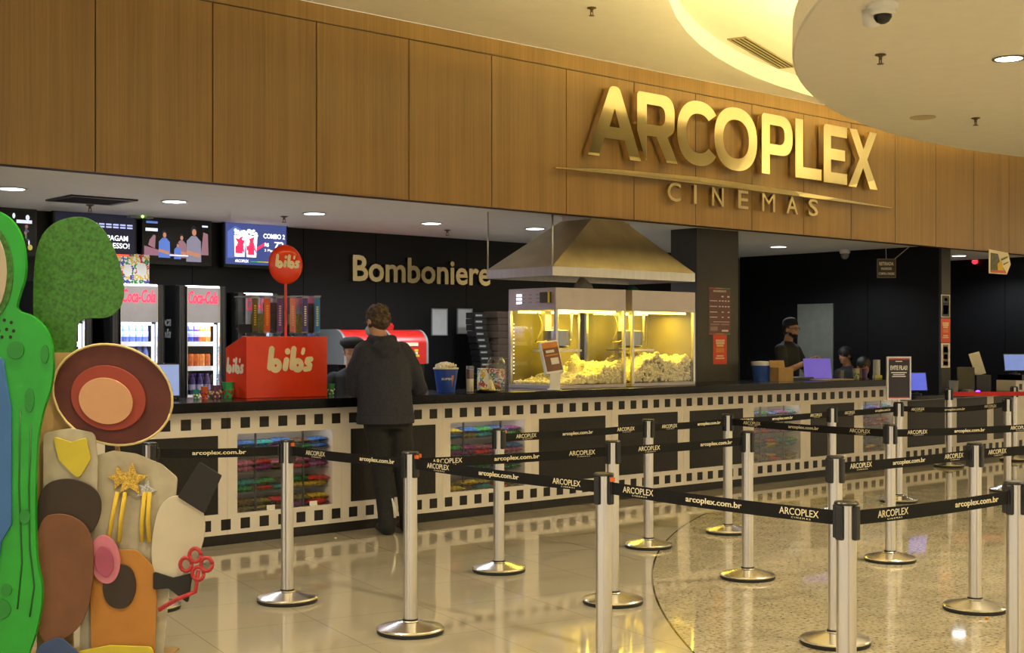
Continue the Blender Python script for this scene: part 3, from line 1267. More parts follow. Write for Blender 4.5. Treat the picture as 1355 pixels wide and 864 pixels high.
for zz, hw in ((z1 - .045, .035), (z1 - .150, .08), (z1 - .168, .06), (z1 - .186, .07)):
    m_.box(-hw, hw, -.0072, -.006, zz - .004, zz + .004, M=M)
m_.build('text_lines', white_pl, t)
m_ = MB()
m_.box(-w2 + .016, w2 - .016, -.0072, -.006, z1 - .030, z1 - .016, 0, M=M)
m_.box(-w2 + .016, w2 - .016, -.0072, -.006, z0 + .016, z0 + .026, 0, M=M)
m_.build('colour_stripe', mat('notice_red', (.45, .05, .03), .5), t)

# ------------------------------------------------------------------ popcorn machines under their hood
def popcorn_heap(name, x0, x1, y0, y1, hf, n, seed, m, parent=None, rad=.013, floor_z=None):
    rnd = random.Random(seed)
    mb_ = MB()
    base = bmesh.new()
    bmesh.ops.create_icosphere(base, subdivisions=1, radius=1)
    bv = [v.co.copy() for v in base.verts]
    bf = [[v.index for v in f.verts] for f in base.faces]
    base.free()
    for q in range(n):
        x, y = rnd.uniform(x0, x1), rnd.uniform(y0, y1)
        z = hf(x, y) + rnd.uniform(-.010, .016)
        if floor_z is not None and q % 5 < 2:                      # kernels lying against the front and side glass
            if q % 5 == 0:
                y = y0 + rnd.uniform(-.004, .012)
            else:
                x = rnd.choice((x0, x1)) + rnd.uniform(-.006, .006)
            z = rnd.uniform(floor_z, max(floor_z + .01, hf(x, y)))
        s_ = [rad * rnd.uniform(.7, 1.3) for _k in range(3)]
        rot = Matrix.Rotation(rnd.uniform(0, 6), 3, 'Z') @ Matrix.Rotation(rnd.uniform(0, 6), 3, 'X')
        vs = [mb_.bm.verts.new(Vector((x, y, z)) + rot @ Vector((c.x * s_[0], c.y * s_[1], c.z * s_[2])) * rnd.uniform(.75, 1.2)) for c in bv]
        for f in bf:
            mb_.bm.faces.new([vs[i] for i in f])
    # solid core below the top kernels
    nx, ny = 16, 10
    g = [[mb_.bm.verts.new((x0 + (x1 - x0) * i / nx, y0 + (y1 - y0) * j / ny, hf(x0 + (x1 - x0) * i / nx, y0 + (y1 - y0) * j / ny) - .008)) for j in range(ny + 1)]
         for i in range(nx + 1)]
    for i in range(nx):
        for j in range(ny):
            mb_.bm.faces.new([g[i][j], g[i + 1][j], g[i + 1][j + 1], g[i][j + 1]])
    return mb_


corn = mat('popcorn', (.86, .74, .42), .8, var=.25, scale=60)
panel_steel = mat('machine_panel', (.50, .45, .46), .38, .55, var=.05)
kettle_steel = mat('kettle_steel', (.30, .31, .31), .3, 1.0)


def popcorn_machine(x0, x1, y0, y1, lab, side_panel, heap):
    zb, zt, zh = TOP, 2.0, 1.795
    t = thing('popcorn_machine', lab, 'popcorn machine', ((x0 + x1) / 2, (y0 + y1) / 2, TOP))
    m_ = MB()
    m_.box(x0, x1, y0, y1, zb + .001, zb + .035)
    m_.build('base', panel_steel, t, bevel=.003)
    m_ = MB()
    m_.box(x0, x1, y0, y1, zh, zt)
    m_.build('header', panel_steel, t, bevel=.004)
    fr = .028
    for xa in (x0, x1 - fr):
        for ya in (y0, y1 - fr):
            m_ = MB()
            m_.box(xa, xa + fr, ya, ya + fr, zb + .035, zh)
            m_.build('corner_post', steel, t)
    for nm, bx in (('front_pane', (x0 + fr, x1 - fr, y0 + .008, y0 + .013)), ('side_pane', (x0 + .008, x0 + .013, y0 + fr, y1 - fr)),
                   ('side_pane' if side_panel else 'end_pane_standin', (x1 - .013, x1 - .008, y0 + fr, y1 - fr))):
        m_ = MB()
        m_.box(*bx, zb + .035, zh)
        m_.build(nm, mat('machine_back', (.13, .105, .03), .6) if nm == 'end_pane_standin' else glass, t)  # opaque olive panel added in place of clear glass, catches the lamp's yellow
    m_ = MB()
    m_.box(x0 + fr, x1 - fr, y1 - .02, y1 - .008, zb + .035, zh)
    m_.build('back_panel', mat('machine_back', (.13, .105, .03), .6), t)
    # warming lamps under the header
    for ya in (y0 + .06, y1 - .08):
        m_ = MB()
        m_.box(x0 + .08, x1 - .08, ya, ya + .03, zh - .022, zh - .001)
        m_.build('warming_lamp', lamp_yellow, t)
    d = bpy.data.lights.new('lamp', 'AREA')
    d.energy = 13
    d.color = (1, .74, .07)
    d.shape = 'RECTANGLE'
    d.size, d.size_y = x1 - x0 - .2, .2
    o = bpy.data.objects.new('warming_light', d)
    COL.objects.link(o)
    o.location = (0, 0, zh - .03 - TOP)
    o.parent = t
    # kettle hung from the header
    kx, ky = x0 + (x1 - x0) * .38, y0 + (y1 - y0) * .55
    k = MB()
    k.lathe([(0, 1.44), (.10, 1.44), (.13, 1.46), (.132, 1.60), (.128, 1.60), (.128, 1.605), (0, 1.62)], (kx, ky, 0), 32)
    kt = k.build('kettle', kettle_steel, t, smooth=35)
    k = MB()
    k.tube([(kx, ky, 1.62), (kx, ky, zh)], .016, 12)
    k.tube([(kx + .20, ky, zh), (kx + .20, ky, 1.52), (kx + .13, ky, 1.50)], .012, 10)
    k.build('kettle_arm', steel, t, smooth=35)
    k = MB()
    k.box(kx - .02, kx + .06, ky + .14, ky + .2, 1.35, zh)
    k.build('drive_column', panel_steel, t)
    pts = [(kx - .30 + .06 * math.sin(q * .5), ky - .05, zh - .02 - .04 * q) for q in range(8)]
    k = MB()
    k.tube(pts + [(kx - .16, ky, 1.50), (kx - .10, ky, 1.52)], .006, 8)
    k.build('cable', mat('yellow_cable', (.6, .5, .1), .5), t, smooth=True)
    k = MB()
    k.box(kx - .18, kx + .18, ky - .16, ky + .16, 1.405, 1.425)
    k.build('kettle_tray', steel, t)
    for xx in (x0 + .22, x0 + .6):
        pass
    if side_panel:
        # switches and the dial on the left end of the header
        k = MB()
        for r_ in range(3):
            for c_ in range(4):
                k.box(x0 - .004, x0 + .001, y1 - .19 - c_ * .10 - .045, y1 - .19 - c_ * .10, 1.865 + r_ * .035, 1.872 + r_ * .035)
        k.build('switch_labels', grey_pl, t)
        k = MB()
        for r_ in range(3):
            k.box(x0 - .006, x0 + .001, y1 - .19, y1 - .12, 1.858 + r_ * .035, 1.876 + r_ * .035)
        k.build('lit_switch', mat('switch_lit', (1, 1, 1), emit=(.85, .85, 1), estr=2.5), t)
        k = MB()
        k.box(x0 - .03, x0 + .001, y0 + .06, y0 + .19, 1.86, 1.96)
        k.build('timer_box', mat('timer_dark', (.06, .05, .03), .4), t, bevel=.004)
        k = MB()
        k.box(x0 - .034, x0 - .028, y0 + .055, y0 + .075, 1.86, 1.96)
        k.build('timer_edge', mat('timer_yellow', (.75, .6, .05), .4), t)
        k = MB()
        for q in range(14):
            k.lathe([(0, 0), (.006, 0), (.006, .003), (0, .003)], (0, 0, 0), 10, M=T((x0 + .007, y1 - .07, 1.2 + q * .036)) @ R(-90, 'Y'))
        k.build('glowing_dots', mat('dot_glow', (.9, .9, .9), emit=(1, 1, .9), estr=1.2), t)  # column of small dots, their glow put into the material
    # heap of popcorn
    hp = popcorn_heap('popcorn', x0 + .04, x1 - .04, y0 + .04, y1 - .05, heap, 2600, int(x0 * 10), corn, rad=.016, floor_z=TOP + .05)
    o = hp.build('popcorn', corn)
    tag(o, 'heap of popcorn inside the %s popcorn machine' % ('left' if side_panel else 'right'), 'popcorn', kind='stuff')
    return t


def heap1(x, y):
    u = (x - 8.36) / .93
    return TOP + .05 + .10 * max(0, min(1, (u - .18) * 3)) + .10 * max(0, u - .55) * 1.6 - .05 * math.exp(-((u - .55) / .1) ** 2) + .012 * math.sin(37 * x) + .01 * math.sin(41 * y)


def heap2(x, y):
    u = (x - 9.37) / .93
    return TOP + .10 + .19 * math.exp(-((u - .42) / .28) ** 2) + .17 * math.exp(-((u - .95) / .2) ** 2) + .012 * math.sin(31 * x) + .01 * math.sin(43 * y)


popcorn_machine(8.36, 9.29, .13, .79, 'left popcorn machine with lit yellow interior, kettle and control panel on its end', True, heap1)
popcorn_machine(9.38, 10.31, .13, .79, 'right popcorn machine with lit yellow interior beside the wide pillar', False, heap2)
# popcorn falling in a lump below the left kettle
hp = popcorn_heap('x', 8.88, 9.02, .42, .56, lambda x, y: 1.27 + .09 * math.exp(-(((x - 8.95) / .05) ** 2 + ((y - .49) / .05) ** 2)), 260, 5, corn)
for _ in range(3):
    pass
mm = hp
mm.loft([((8.95, .49, 1.13), .085, .08, 0), ((8.95, .49, 1.21), .07, .07, 0), ((8.95, .49, 1.28), .065, .06, 0)], 16)
o = mm.build('popcorn', corn)
tag(o, 'tall mound of fresh popcorn below the kettle of the left machine', 'popcorn', kind='stuff')
# crumpled bag and a green thing on the machine tops
m_ = MB()
m_.loft([((8.98, .40, 2.002), .11, .09, 0), ((8.98, .40, 2.05), .10, .08, .3), ((8.97, .40, 2.09), .05, .05, .5), ((8.96, .4, 2.12), .025, .02, .8)], 14)
o = m_.build('plastic_bag', mat('bag_grey', (.35, .32, .24), .5, bump=.6, bscale=40), smooth=True)
tag(o, 'small crumpled grey bag on top of the left popcorn machine', 'bag')
m_ = MB()
m_.loft([((9.62, .35, 2.002), .09, .06, .2), ((9.62, .35, 2.03), .085, .05, .5), ((9.61, .36, 2.055), .04, .03, .9)], 12)
o = m_.build('cloth', mat('cloth_green', (.01, .10, .05), .8, bump=.5, bscale=50), smooth=True)
tag(o, 'small dark green cloth on top of the right popcorn machine', 'cloth')

# extractor hood
t = thing('extractor_hood', 'large steel extractor hood hung above the two popcorn machines', 'hood', (9.2, .55, 2.1))
hx0, hx1, hy0, hy1 = 8.27, 10.25, .08, 1.0
m_ = MB()
for a, b_, c, d in ((hx0, hx1, hy0, hy0 + .012), (hx0, hx1, hy1 - .012, hy1), (hx0, hx0 + .012, hy0 + .012, hy1 - .012), (hx1 - .012, hx1, hy0 + .012, hy1 - .012)):
    m_.box(a, b_, c, d, 2.103, 2.19)
m_.build('rim', steel, t, bevel=.002)
bm = bmesh.new()
lo = [bm.verts.new(p_) for p_ in ((hx0, hy0, 2.19), (hx1, hy0, 2.19), (hx1, hy1, 2.19), (hx0, hy1, 2.19))]
hi = [bm.verts.new(p_) for p_ in ((9.12, .42, 2.70), (9.56, .42, 2.70), (9.56, .86, 2.70), (9.12, .86, 2.70))]
lo2 = [bm.verts.new(v.co + Vector((0, 0, -.012))) for v in hi]
for k in range(4):
    bm.faces.new([lo[k], lo[(k + 1) % 4], hi[(k + 1) % 4], hi[k]])
m_ = MB()
m_.bm.free()
m_.bm = bm
canopy_m = mat('hood_steel_warm', (.62, .55, .41), .36, 1.0, var=.10, scale=5)  # warm reflected light put into the steel's base colour
o = m_.build('canopy', canopy_m, t)
sd = o.modifiers.new('solid', 'SOLIDIFY')
sd.thickness = .004
m_ = MB()
m_.box(9.13, 9.55, .43, .85, 2.69, 2.749)
m_.build('duct', steel, t)
for xx, yy in ((hx0 + .006, hy0 + .006), (hx0 + .006, hy1 - .006), (hx1 - .006, hy1 - .006)):
    m_ = MB()
    m_.tube([(xx, yy, 2.18), (xx, yy, 2.749)], .009, 8)
    m_.build('hanging_rod', steel, t, smooth=True)

# tilted leaflet stand in front of the machines
p = Vector((8.22, .0, TOP))
t = thing('leaflet_stand', 'white tilted stand with a brown poster card before the left popcorn machine', 'stand', p, math.radians(-25))
m_ = MB()
m_.box(-.055, .055, -.04, .05, .001, .012)
m_.box(-.05, .05, -.005, .005, .012, .16, M=R(8, 'X'))
m_.build('foot', white_pl, t, bevel=.002, world=False)
M = T((0, 0, .15)) @ R(-14, 'X') @ R(-8, 'Y')
m_ = MB()
m_.box(-.085, .085, -.03, .03, .0, .30, M=M)
b_ = m_.build('holder', white_pl, t, bevel=.003, world=False)
m_ = MB()
m_.box(-.075, .075, -.033, -.0301, .02, .285, 0, M=M)
m_.box(-.075, .075, -.0345, -.0331, .235, .285, 1, M=M)
m_.box(-.02, .055, -.0345, -.0331, .08, .14, 2, M=M)
m_.box(-.06, .06, -.0345, -.0331, .16, .175, 1, M=M)
m_.box(-.05, .03, -.0345, -.0331, .19, .215, 2, M=M)
m_.build('poster_card', [mat('card_brown', (.16, .055, .015), .4), mat('card_orange', (.60, .22, .04), .5), paper], t, world=False)

# ------------------------------------------------------------------ drink coolers along the back wall
cool_int = mat('cooler_inside', (.16, .20, .34), .4)
bottle_me = {}


def bottle_mesh(kind):
    if kind in bottle_me:
        return bottle_me[kind]
    m_ = MB()
    if kind == 'bottle':
        m_.lathe([(0, 0), (.030, 0), (.033, .006), (.033, .05), (.030, .075), (.033, .10), (.032, .135), (.020, .175), (.013, .19), (.013, .20), (0, .20)], (0, 0, 0), 18)
    else:
        m_.lathe([(0, 0), (.027, 0), (.032, .008), (.032, .105), (.027, .118), (0, .118)], (0, 0, 0), 18)
    bmesh.ops.recalc_face_normals(m_.bm, faces=m_.bm.faces)
    me = bpy.data.meshes.new(kind)
    m_.bm.to_mesh(me)
    m_.bm.free()
    for p_ in me.polygons:
        p_.use_smooth = True
    me.set_sharp_from_angle(angle=math.radians(40))
    bottle_me[kind] = me
    return me


capme = None


def drink(kind, x, y, z, colname, col, capcol, label, group):
    me = bottle_mesh(kind)
    root = bpy.data.objects.new('drink_' + kind, me)
    if not me.materials:
        me.materials.append(white_pl)
    COL.objects.link(root)
    root.location = (x, y, z)
    root.material_slots[0].link = 'OBJECT'
    root.material_slots[0].material = mat('drink_' + colname, col, .15, var=.35, scale=30, coat=.5)
    tag(root, label, kind, group)
    if kind == 'bottle':
        if 'label' not in bottle_me:
            m_ = MB()
            m_.lathe([(.0335, .045), (.0337, .05), (.0337, .095), (.0335, .10)], (0, 0, 0), 18)
            tmp = m_.build('wrapper', white_pl, None, smooth=40)
            bottle_me['label'] = tmp.data
            bpy.data.objects.remove(tmp)
            m_ = MB()
            m_.lathe([(0, .186), (.0145, .186), (.0145, .205), (0, .205)], (0, 0, 0), 14)
            tmp = m_.build('cap', white_pl, None)
            bottle_me['cap'] = tmp.data
            bpy.data.objects.remove(tmp)
        for nm, key, mm_ in (('wrapper', 'label', mat('wrap_' + colname, tuple(min(1, .25 + c * 1.3) for c in col), .4)), ('cap', 'cap', mat('cap_' + colname, capcol, .4))):
            c_ = bpy.data.objects.new(nm, bottle_me[key])
            COL.objects.link(c_)
            c_.parent = root
            c_.material_slots[0].link = 'OBJECT'
            c_.material_slots[0].material = mm_


def cooler(x0, x1, yf, zt, lab, contents, ref, side_script=False):
    t = thing('drink_cooler', lab, 'cooler', ((x0 + x1) / 2, yf + .35, 0))
    yb = 3.74
    w = x1 - x0
    ix0, ix1 = x0 + .10, x1 - .095
    zi0, zi1 = .35, zt - .36
    m_ = MB()
    m_.box(x0, ix0, yf + .06, yb, .05, zt)
    m_.box(ix1, x1, yf + .06, yb, .05, zt)
    m_.box(ix0, ix1, yf + .06, yb, .05, zi0)
    m_.box(ix0, ix1, yf + .06, yb, zi1, zt)
    m_.box(ix0, ix1, yb - .05, yb, zi0, zi1)
    m_.build('body', black_plastic, t)
    m_ = MB()
    m_.box(x0 + .03, x1 - .03, yf + .1, yb - .02, 0, .05)
    m_.build('plinth', black_matte, t)
    # rounded door stiles
    for a, b_ in ((x0, ix0), (ix1, x1)):
        m_ = MB()
        cx_, r_ = (a + b_) / 2, (b_ - a) / 2
        prof = [(cx_ + r_ * math.cos(q), yf + .06 - .06 * math.sin(q)) for q in [PI * k / 12 for k in range(13)]]
        lo = [m_.bm.verts.new((p_[0], p_[1], .06)) for p_ in prof]
        hi = [m_.bm.verts.new((p_[0], p_[1], zt - .005)) for p_ in prof]
        for k in range(12):
            m_.bm.faces.new([lo[k], lo[k + 1], hi[k + 1], hi[k]])
        m_.bm.faces.new([lo[0], hi[0], hi[12], lo[12]])
        m_.bm.faces.new(hi)
        m_.bm.faces.new(list(reversed(lo)))
        m_.build('door_stile', mat('gloss_black', (.012, .012, .012), .10), t, smooth=40)
    m_ = MB()
    m_.box(ix0 - .005, ix0, yf + .005, yf + .04, .1, zt - .01)
    m_.box(ix1, ix1 + .005, yf + .005, yf + .04, .1, zt - .01)
    m_.build('chrome_trim', chrome, t)
    # header
    m_ = MB()
    m_.box(ix0, ix1, yf + .015, yf + .06, zi1, zt - .02)
    hd = m_.build('header_panel', mat('cooler_header', (.32, .29, .28), .35, .3), t)
    m_ = MB()
    m_.box(ix0, ix1, yf + .012, yf + .06, zt - .02, zt - .002)
    m_.build('header_light', mat('header_led', (1, 1, 1), emit=(1, .95, .9), estr=2), t)
    lettering('script', [(('Coca-Cola', T(((ix0 + ix1) / 2, yf + .0135, zt - .115)) @ FRONT, (ix1 - ix0) * .92, .125), dict(ext=.002, bold=.02, shear=.25))],
              mat('script_red', (.85, .03, .06), .4, emit=(1, .03, .09), estr=.9), hd)
    # lit interior
    m_ = MB()
    m_.box(ix0 + .001, ix1 - .001, yb - .06, yb - .051, zi0, zi1)
    m_.build('liner', cool_int, t)
    m_ = MB()
    m_.box(ix1 - .02, ix1 - .002, yf + .07, yf + .09, zi0 + .02, zi1 - .02)
    m_.box(ix0 + .01, ix1 - .03, yf + .07, yf + .09, zi1 - .03, zi1 - .002)
    m_.build('light_tube', mat('cooler_tube', (1, 1, 1), emit=(.80, .88, 1), estr=2.5), t)
    d = bpy.data.lights.new('cool', 'AREA')
    d.energy = 1.6
    d.color = (.78, .86, 1)
    d.shape = 'RECTANGLE'
    d.size, d.size_y = w - .25, .1
    lo_ = bpy.data.objects.new('cooler_light', d)
    COL.objects.link(lo_)
    lo_.parent = t
    lo_.location = (0, -.24, zi1 - .035)
    lo_.rotation_euler = (math.radians(25), 0, 0)
    m_ = MB()
    m_.box(ix0, ix1, yf + .03, yf + .036, zi0, zi1)
    m_.build('glass_door', glass, t)
    for zs, kind, names in contents:
        m_ = MB()
        m_.box(ix0 + .002, ix1 - .022, yf + .10, yb - .07, zs - .012, zs)
        sh = m_.build('shelf', white_pl, t)
        m_ = MB()
        m_.box(ix0 + .002, ix1 - .022, yf + .09, yf + .098, zs - .045, zs + .0)
        m_.build('price_strip', white_pl, sh)
        nx = len(names)
        for i, (cn, col, cap) in enumerate(names):
            for dep in range(2):
                x = ix0 + .04 + (ix1 - ix0 - .10) * i / max(1, nx - 1)
                side = ('left' if i < nx / 2 else 'right')
                drink(kind, x, yf + .145 + .10 * dep, zs + .0005, cn, col, cap,
                      '%s %s, %s half of the %s shelf in %s' % (cn, kind, side, 'upper' if zs > 1.4 else 'lower' if zs < 1.1 else 'middle', ref),
                      '%s drinks in %s' % (cn, ref))
    return t


BL = ('blue', (.02, .04, .30), (.03, .05, .5))
PU = ('purple', (.06, .02, .16), (.1, .03, .4))
OR = ('orange', (.60, .12, .01), (.6, .15, .02))
YE = ('lit orange', (.75, .25, .04), (.8, .4, .1))  # a brighter orange drink
DK = ('dark violet', (.035, .015, .09), (.2, .05, .5))
CL = ('pale blue', (.10, .15, .48), (.05, .08, .6))
cooler(6.02, 6.56, 2.93, 2.045, 'drink cooler with purple and orange bottles, just left of the red display box',
       [(1.50, 'bottle', [BL, BL, PU, OR, YE]), (1.26, 'can', [OR, OR, OR, YE, OR]), (.98, 'bottle', [DK, DK, DK, DK])], 'the cooler beside the red display')
cooler(5.34, 5.90, 2.93, 2.045, 'drink cooler full of blue bottles, under the letter-print popcorn boxes',
       [(1.50, 'bottle', [CL, CL, CL, CL, CL]), (1.26, 'bottle', [CL, CL, CL, CL, CL])], 'the blue-lit cooler')
cooler(4.62, 5.18, 2.93, 2.045, 'drink cooler at the far left, mostly hidden by the display standee',
       [(1.50, 'bottle', [CL, CL, CL, CL])], 'the far left cooler')
cooler(6.66, 7.16, 2.93, 1.99, 'drink cooler hidden behind the topping dispensers', [(1.30, 'bottle', [BL, PU, BL])], 'the cooler behind the dispensers')
lettering('script', [(('Coca', T((6.018, 3.22, 1.70)) @ SIDE, .28, .10), dict(ext=.002, bold=.01, shear=.25)), (('Cola', T((6.018, 3.22, 1.58)) @ SIDE, .26, .09), dict(ext=.002, bold=.01, shear=.25))],
          mat('script_silver', (.4, .4, .4), .4), [o for o in bpy.data.objects if o.name.startswith('drink_cooler')][0])

# popcorn boxes with letters standing on the coolers
boxmats = [paper, mat('ink_red', (.55, .03, .03), .6), mat('ink_green', (.03, .28, .06), .6), mat('ink_blue', (.03, .05, .30), .6),
           mat('ink_yellow', (.75, .5, .05), .6), mat('ink_grey', (.35, .35, .38), .6)]


def letter_box(p, w, d, h, rz, label, seed, group=None, n=(4, 6)):
    t = thing('popcorn_box', label, 'box', p, rz, group)
    rnd = random.Random(seed)
    m_ = MB()
    m_.box(-w / 2, w / 2, -d / 2, d / 2, .0005, h)
    m_.build('carton', paper, t, bevel=.002, world=False)
    mb_ = MB()
    for face in (0, 1):
        for i in range(n[0]):
            for j in range(n[1]):
                if n[1] > 3 and j in (2, 3) and 0 < i < n[0] - 1:
                    continue
                ch = rnd.choice('ABCDEFHKLMNOPRSUVXYZ')
                u_ = ((i + .5) / n[0] - .5)
                z = (j + .5) / n[1] * h
                if face == 0:
                    M = T((u_ * w, -d / 2 - .0006, z)) @ FRONT @ R(rnd.uniform(-50, 50), 'Z')
                    s_ = w / n[0] * .95
                else:
                    M = T((-w / 2 - .0006, -u_ * d, z)) @ SIDE @ R(rnd.uniform(-50, 50), 'Z')
                    s_ = d / n[0] * .95
                text_bm(mb_.bm, ch, M, s_, h / n[1] * .98, .0005, .06, mi=rnd.randrange(1, 5))
    mb_.build('printed_letters', boxmats, t, world=False)
    m_ = MB()
    m_.lathe([(0, 0), (w * .33, 0), (w * .33, .001), (0, .001)], (0, 0, 0), 24, M=T((0, -d / 2 - .001, h * .5)) @ R(90, 'X') @ Matrix.Diagonal((1, h * .22 / (w * .33), 1, 1)))
    m_.build('round_label', paper, t, world=False)
    return t


for px0, px1, pt, lab, sd_ in ((152, 160, 341, 'left of the three letter-print popcorn boxes on the cooler', 1), (161, 177, 338, 'middle of the three letter-print popcorn boxes on the cooler', 2),
                               (178, 197, 335, 'right and tallest letter-print popcorn box on the cooler', 3)):
    a, b_ = atY(px0, 370, 3.15), atY(px1, 370, 3.15)
    letter_box(((a.x + b_.x) / 2, 3.2, 2.046), b_.x - a.x + .01, .10, .29 if sd_ == 3 else .265, 0, lab, sd_, 'letter-print popcorn boxes on the coolers', (3, 6))

# ------------------------------------------------------------------ wall screens
scr = lambda n, c, e: mat('screen_' + n, c, .3, emit=c, estr=e)


def screen(px0, px1, pyt, pyb, lab, paint):
    y = 3.64
    a, b_ = atY(px0, (pyt + pyb) / 2, y), atY(px1, (pyt + pyb) / 2, y)
    pc = ((px0 + px1) / 2)
    zt, zb = atY(pc, pyt, y).z, atY(pc, pyb, y).z
    w, h = b_.x - a.x, zt - zb
    t = thing('wall_screen', lab, 'screen', ((a.x + b_.x) / 2, y, (zt + zb) / 2))
    m_ = MB()
    m_.box(-w / 2, w / 2, 0, .05, -h / 2, h / 2)
    m_.box(-w / 4, w / 4, .05, .105, -h / 4, h / 4)
    m_.build('casing', black_plastic, t, bevel=.004, world=False)
    g = .022
    pic = thing('tmp', 'x', 'x')
    bpy.data.objects.remove(pic)
    paint(t, w - 2 * g, h - 2.6 * g, .006)
    return t


def pane(t, name, m, x0, x1, z0, z1, k=1):
    m_ = MB()
    m_.box(x0, x1, -.001 * k, .001, z0, z1)
    return m_.build(name, m, t, world=False)


def disc2(mb_, x, z, rx, rz, k, mi=0):
    mb_.prism([(x + rx * math.cos(2 * PI * q / 20), z + rz * math.sin(2 * PI * q / 20)) for q in range(20)], -.001 * k, .0005, mi=mi)


def paint_combo(t, w, h, dz):
    pane(t, 'display', scr('navy', (.035, .05, .16), 1.0), -w / 2, w / 2, -h / 2 + dz, h / 2 + dz)
    m_ = MB()
    m_.prism([(-w * .47, -h * .34), (-w * .2, -h * .3), (-w * .2, h * .34), (-w * .35, h * .44), (-w * .47, h * .3)], -.0014, .0005, mi=0)
    m_.build('glow', scr('blueglow', (.07, .11, .34), 1.0), t, world=False)
    m_ = MB()
    for cx_ in (-.27, -.08):
        m_.prism([((cx_ - .085) * w, -h * .30), ((cx_ + .075) * w, -h * .30), ((cx_ + .095) * w, h * .22), ((cx_ - .095) * w, h * .22)], -.002, .0005, mi=0)
        rnd = random.Random(int(cx_ * 100))
        for q in range(26):
            disc2(m_, (cx_ + rnd.uniform(-.085, .085)) * w, h * rnd.uniform(.20, .36), .022 * w, .03 * h, 2.4 + q * .02)
        for q in range(16):
            m_.box((cx_ + rnd.uniform(-.085, .05)) * w, (cx_ + rnd.uniform(.05, .085) * .5) * w, -.0035, -.0022, h * rnd.uniform(-.28, .1), h * rnd.uniform(-.28, .16), 1) if q % 3 == 0 else \
                m_.prism([((cx_ + rnd.uniform(-.08, .08)) * w + a_ * .02 * w, h * (rnd.uniform(-.26, .2)) + b_ * .05 * h) for a_, b_ in ((0, 0), (1, .3), (.6, 1))], -.0030, -.0021, mi=1)
    m_.prism([(-.0 * w, -.06 * h), (.16 * w, .10 * h), (.16 * w, .02 * h), (.0 * w, -.14 * h)], -.0018, .0005, mi=1)
    m_.build('picture', [scr('white', (.78, .78, .82), 1.2), scr('redp', (.62, .03, .09), 1.0)], t, world=False)
    m_ = MB()
    for q, c in enumerate(((.02, .3, .08), (.25, .4, .03), (.6, .4, .02), (.7, .2, .02), (.6, .05, .05))):
        m_.box((-.10 + q * .115) * w, (-.10 + (q + 1) * .115) * w, -.002, .0005, -.415 * h, -.395 * h, q)
    m_.build('rainbow_line', [scr('rb%d' % q, c, 1.0) for q, c in enumerate(((.02, .3, .08), (.25, .4, .03), (.6, .4, .02), (.7, .2, .02), (.6, .05, .05)))], t, world=False)
    Q = lambda x, z: T((x * w, -.002, z * h)) @ FRONT
    lettering('lettering', [(('COMBO 2', Q(.295, .24), .36 * w, .12 * h), dict(ext=.0006, bold=.02)), (('R$', Q(.17, .02), .07 * w, .10 * h), dict(ext=.0006, bold=.02)),
                            (('72', Q(.38, .03), .16 * w, .16 * h), dict(ext=.0006, bold=.02)), (('2 Pipocas', Q(.26, -.12), .26 * w, .075 * h), dict(ext=.0006)),
                            (('ARCOPLEX', Q(-.24, -.40), .22 * w, .07 * h), dict(ext=.0006, bold=.01))], scr('text', (.9, .9, .95), 1.2), t, world=False)


def paint_film(t, w, h, dz):
    pane(t, 'display', scr('filmbg', (.012, .010, .022), 1.0), -w / 2, w / 2, -h / 2 + dz, h / 2 + dz)
    cols = [scr('f_white', (.55, .62, .85), 1.0), scr('f_skin', (.34, .15, .09), 1.0), scr('f_grey', (.16, .15, .20), 1.0), scr('f_dark', (.01, .01, .014), 1.0),
            scr('f_blue', (.07, .13, .38), 1.0), scr('f_table', (.20, .09, .13), 1.0), scr('f_pink', (.20, .10, .12), 1.0)]
    m_ = MB()
    m_.prism([(-.5 * w, -.36 * h), (-.5 * w, -.14 * h), (-.1 * w, -.30 * h), (.15 * w, -.36 * h)], -.0014, .0005, mi=5)
    m_.box(-.48 * w, -.3 * w, -.0014, .0005, .20 * h, .27 * h, 0)
    m_.prism([(.36 * w, -.3 * h), (.48 * w, -.3 * h), (.47 * w, .2 * h), (.40 * w, .24 * h)], -.0014, .0005, mi=6)
    m_.prism([(-.42 * w, .0), (-.36 * w, .12 * h), (-.33 * w, .1 * h), (-.34 * w, -.2 * h), (-.44 * w, -.12 * h)], -.0016, .0005, mi=6)

    def person_(x, z, s, top, k):
        m_.prism([(x - .16 * s, z - .5 * s), (x + .16 * s, z - .5 * s), (x + .15 * s, z - .1 * s), (x + .05 * s, z), (x - .05 * s, z), (x - .15 * s, z - .1 * s)], -.001 * k, .0005, mi=top)
        disc2(m_, x, z + .10 * s, .062 * s, .095 * s, k + .2, 3)
        disc2(m_, x + .008 * s, z + .07 * s, .045 * s, .065 * s, k + .4, 1)
        m_.prism([(x - .17 * s, z - .35 * s), (x + .12 * s, z - .42 * s), (x + .14 * s, z - .34 * s), (x - .14 * s, z - .28 * s)], -.001 * (k + .4), .0005, mi=1)
    person_(-.20 * w, .06 * h, .92 * h, 4, 1.8)
    person_(.06 * w, .02 * h, .82 * h, 6, 1.8)
    person_(.0 * w, -.14 * h, .56 * h, 4, 2.6)
    person_(.25 * w, .14 * h, 1.22 * h, 2, 2.2)
    m_.box(-.12 * w, .16 * w, -.0035, .0005, -.35 * h, -.32 * h, 0)
    m_.box(-.47 * w, -.30 * w, -.0016, .0005, .38 * h, .43 * h, 4)
    m_.box(.38 * w, .47 * w, -.0016, .0005, .36 * h, .40 * h, 0)
    m_.build('film_scene', cols, t, world=False)


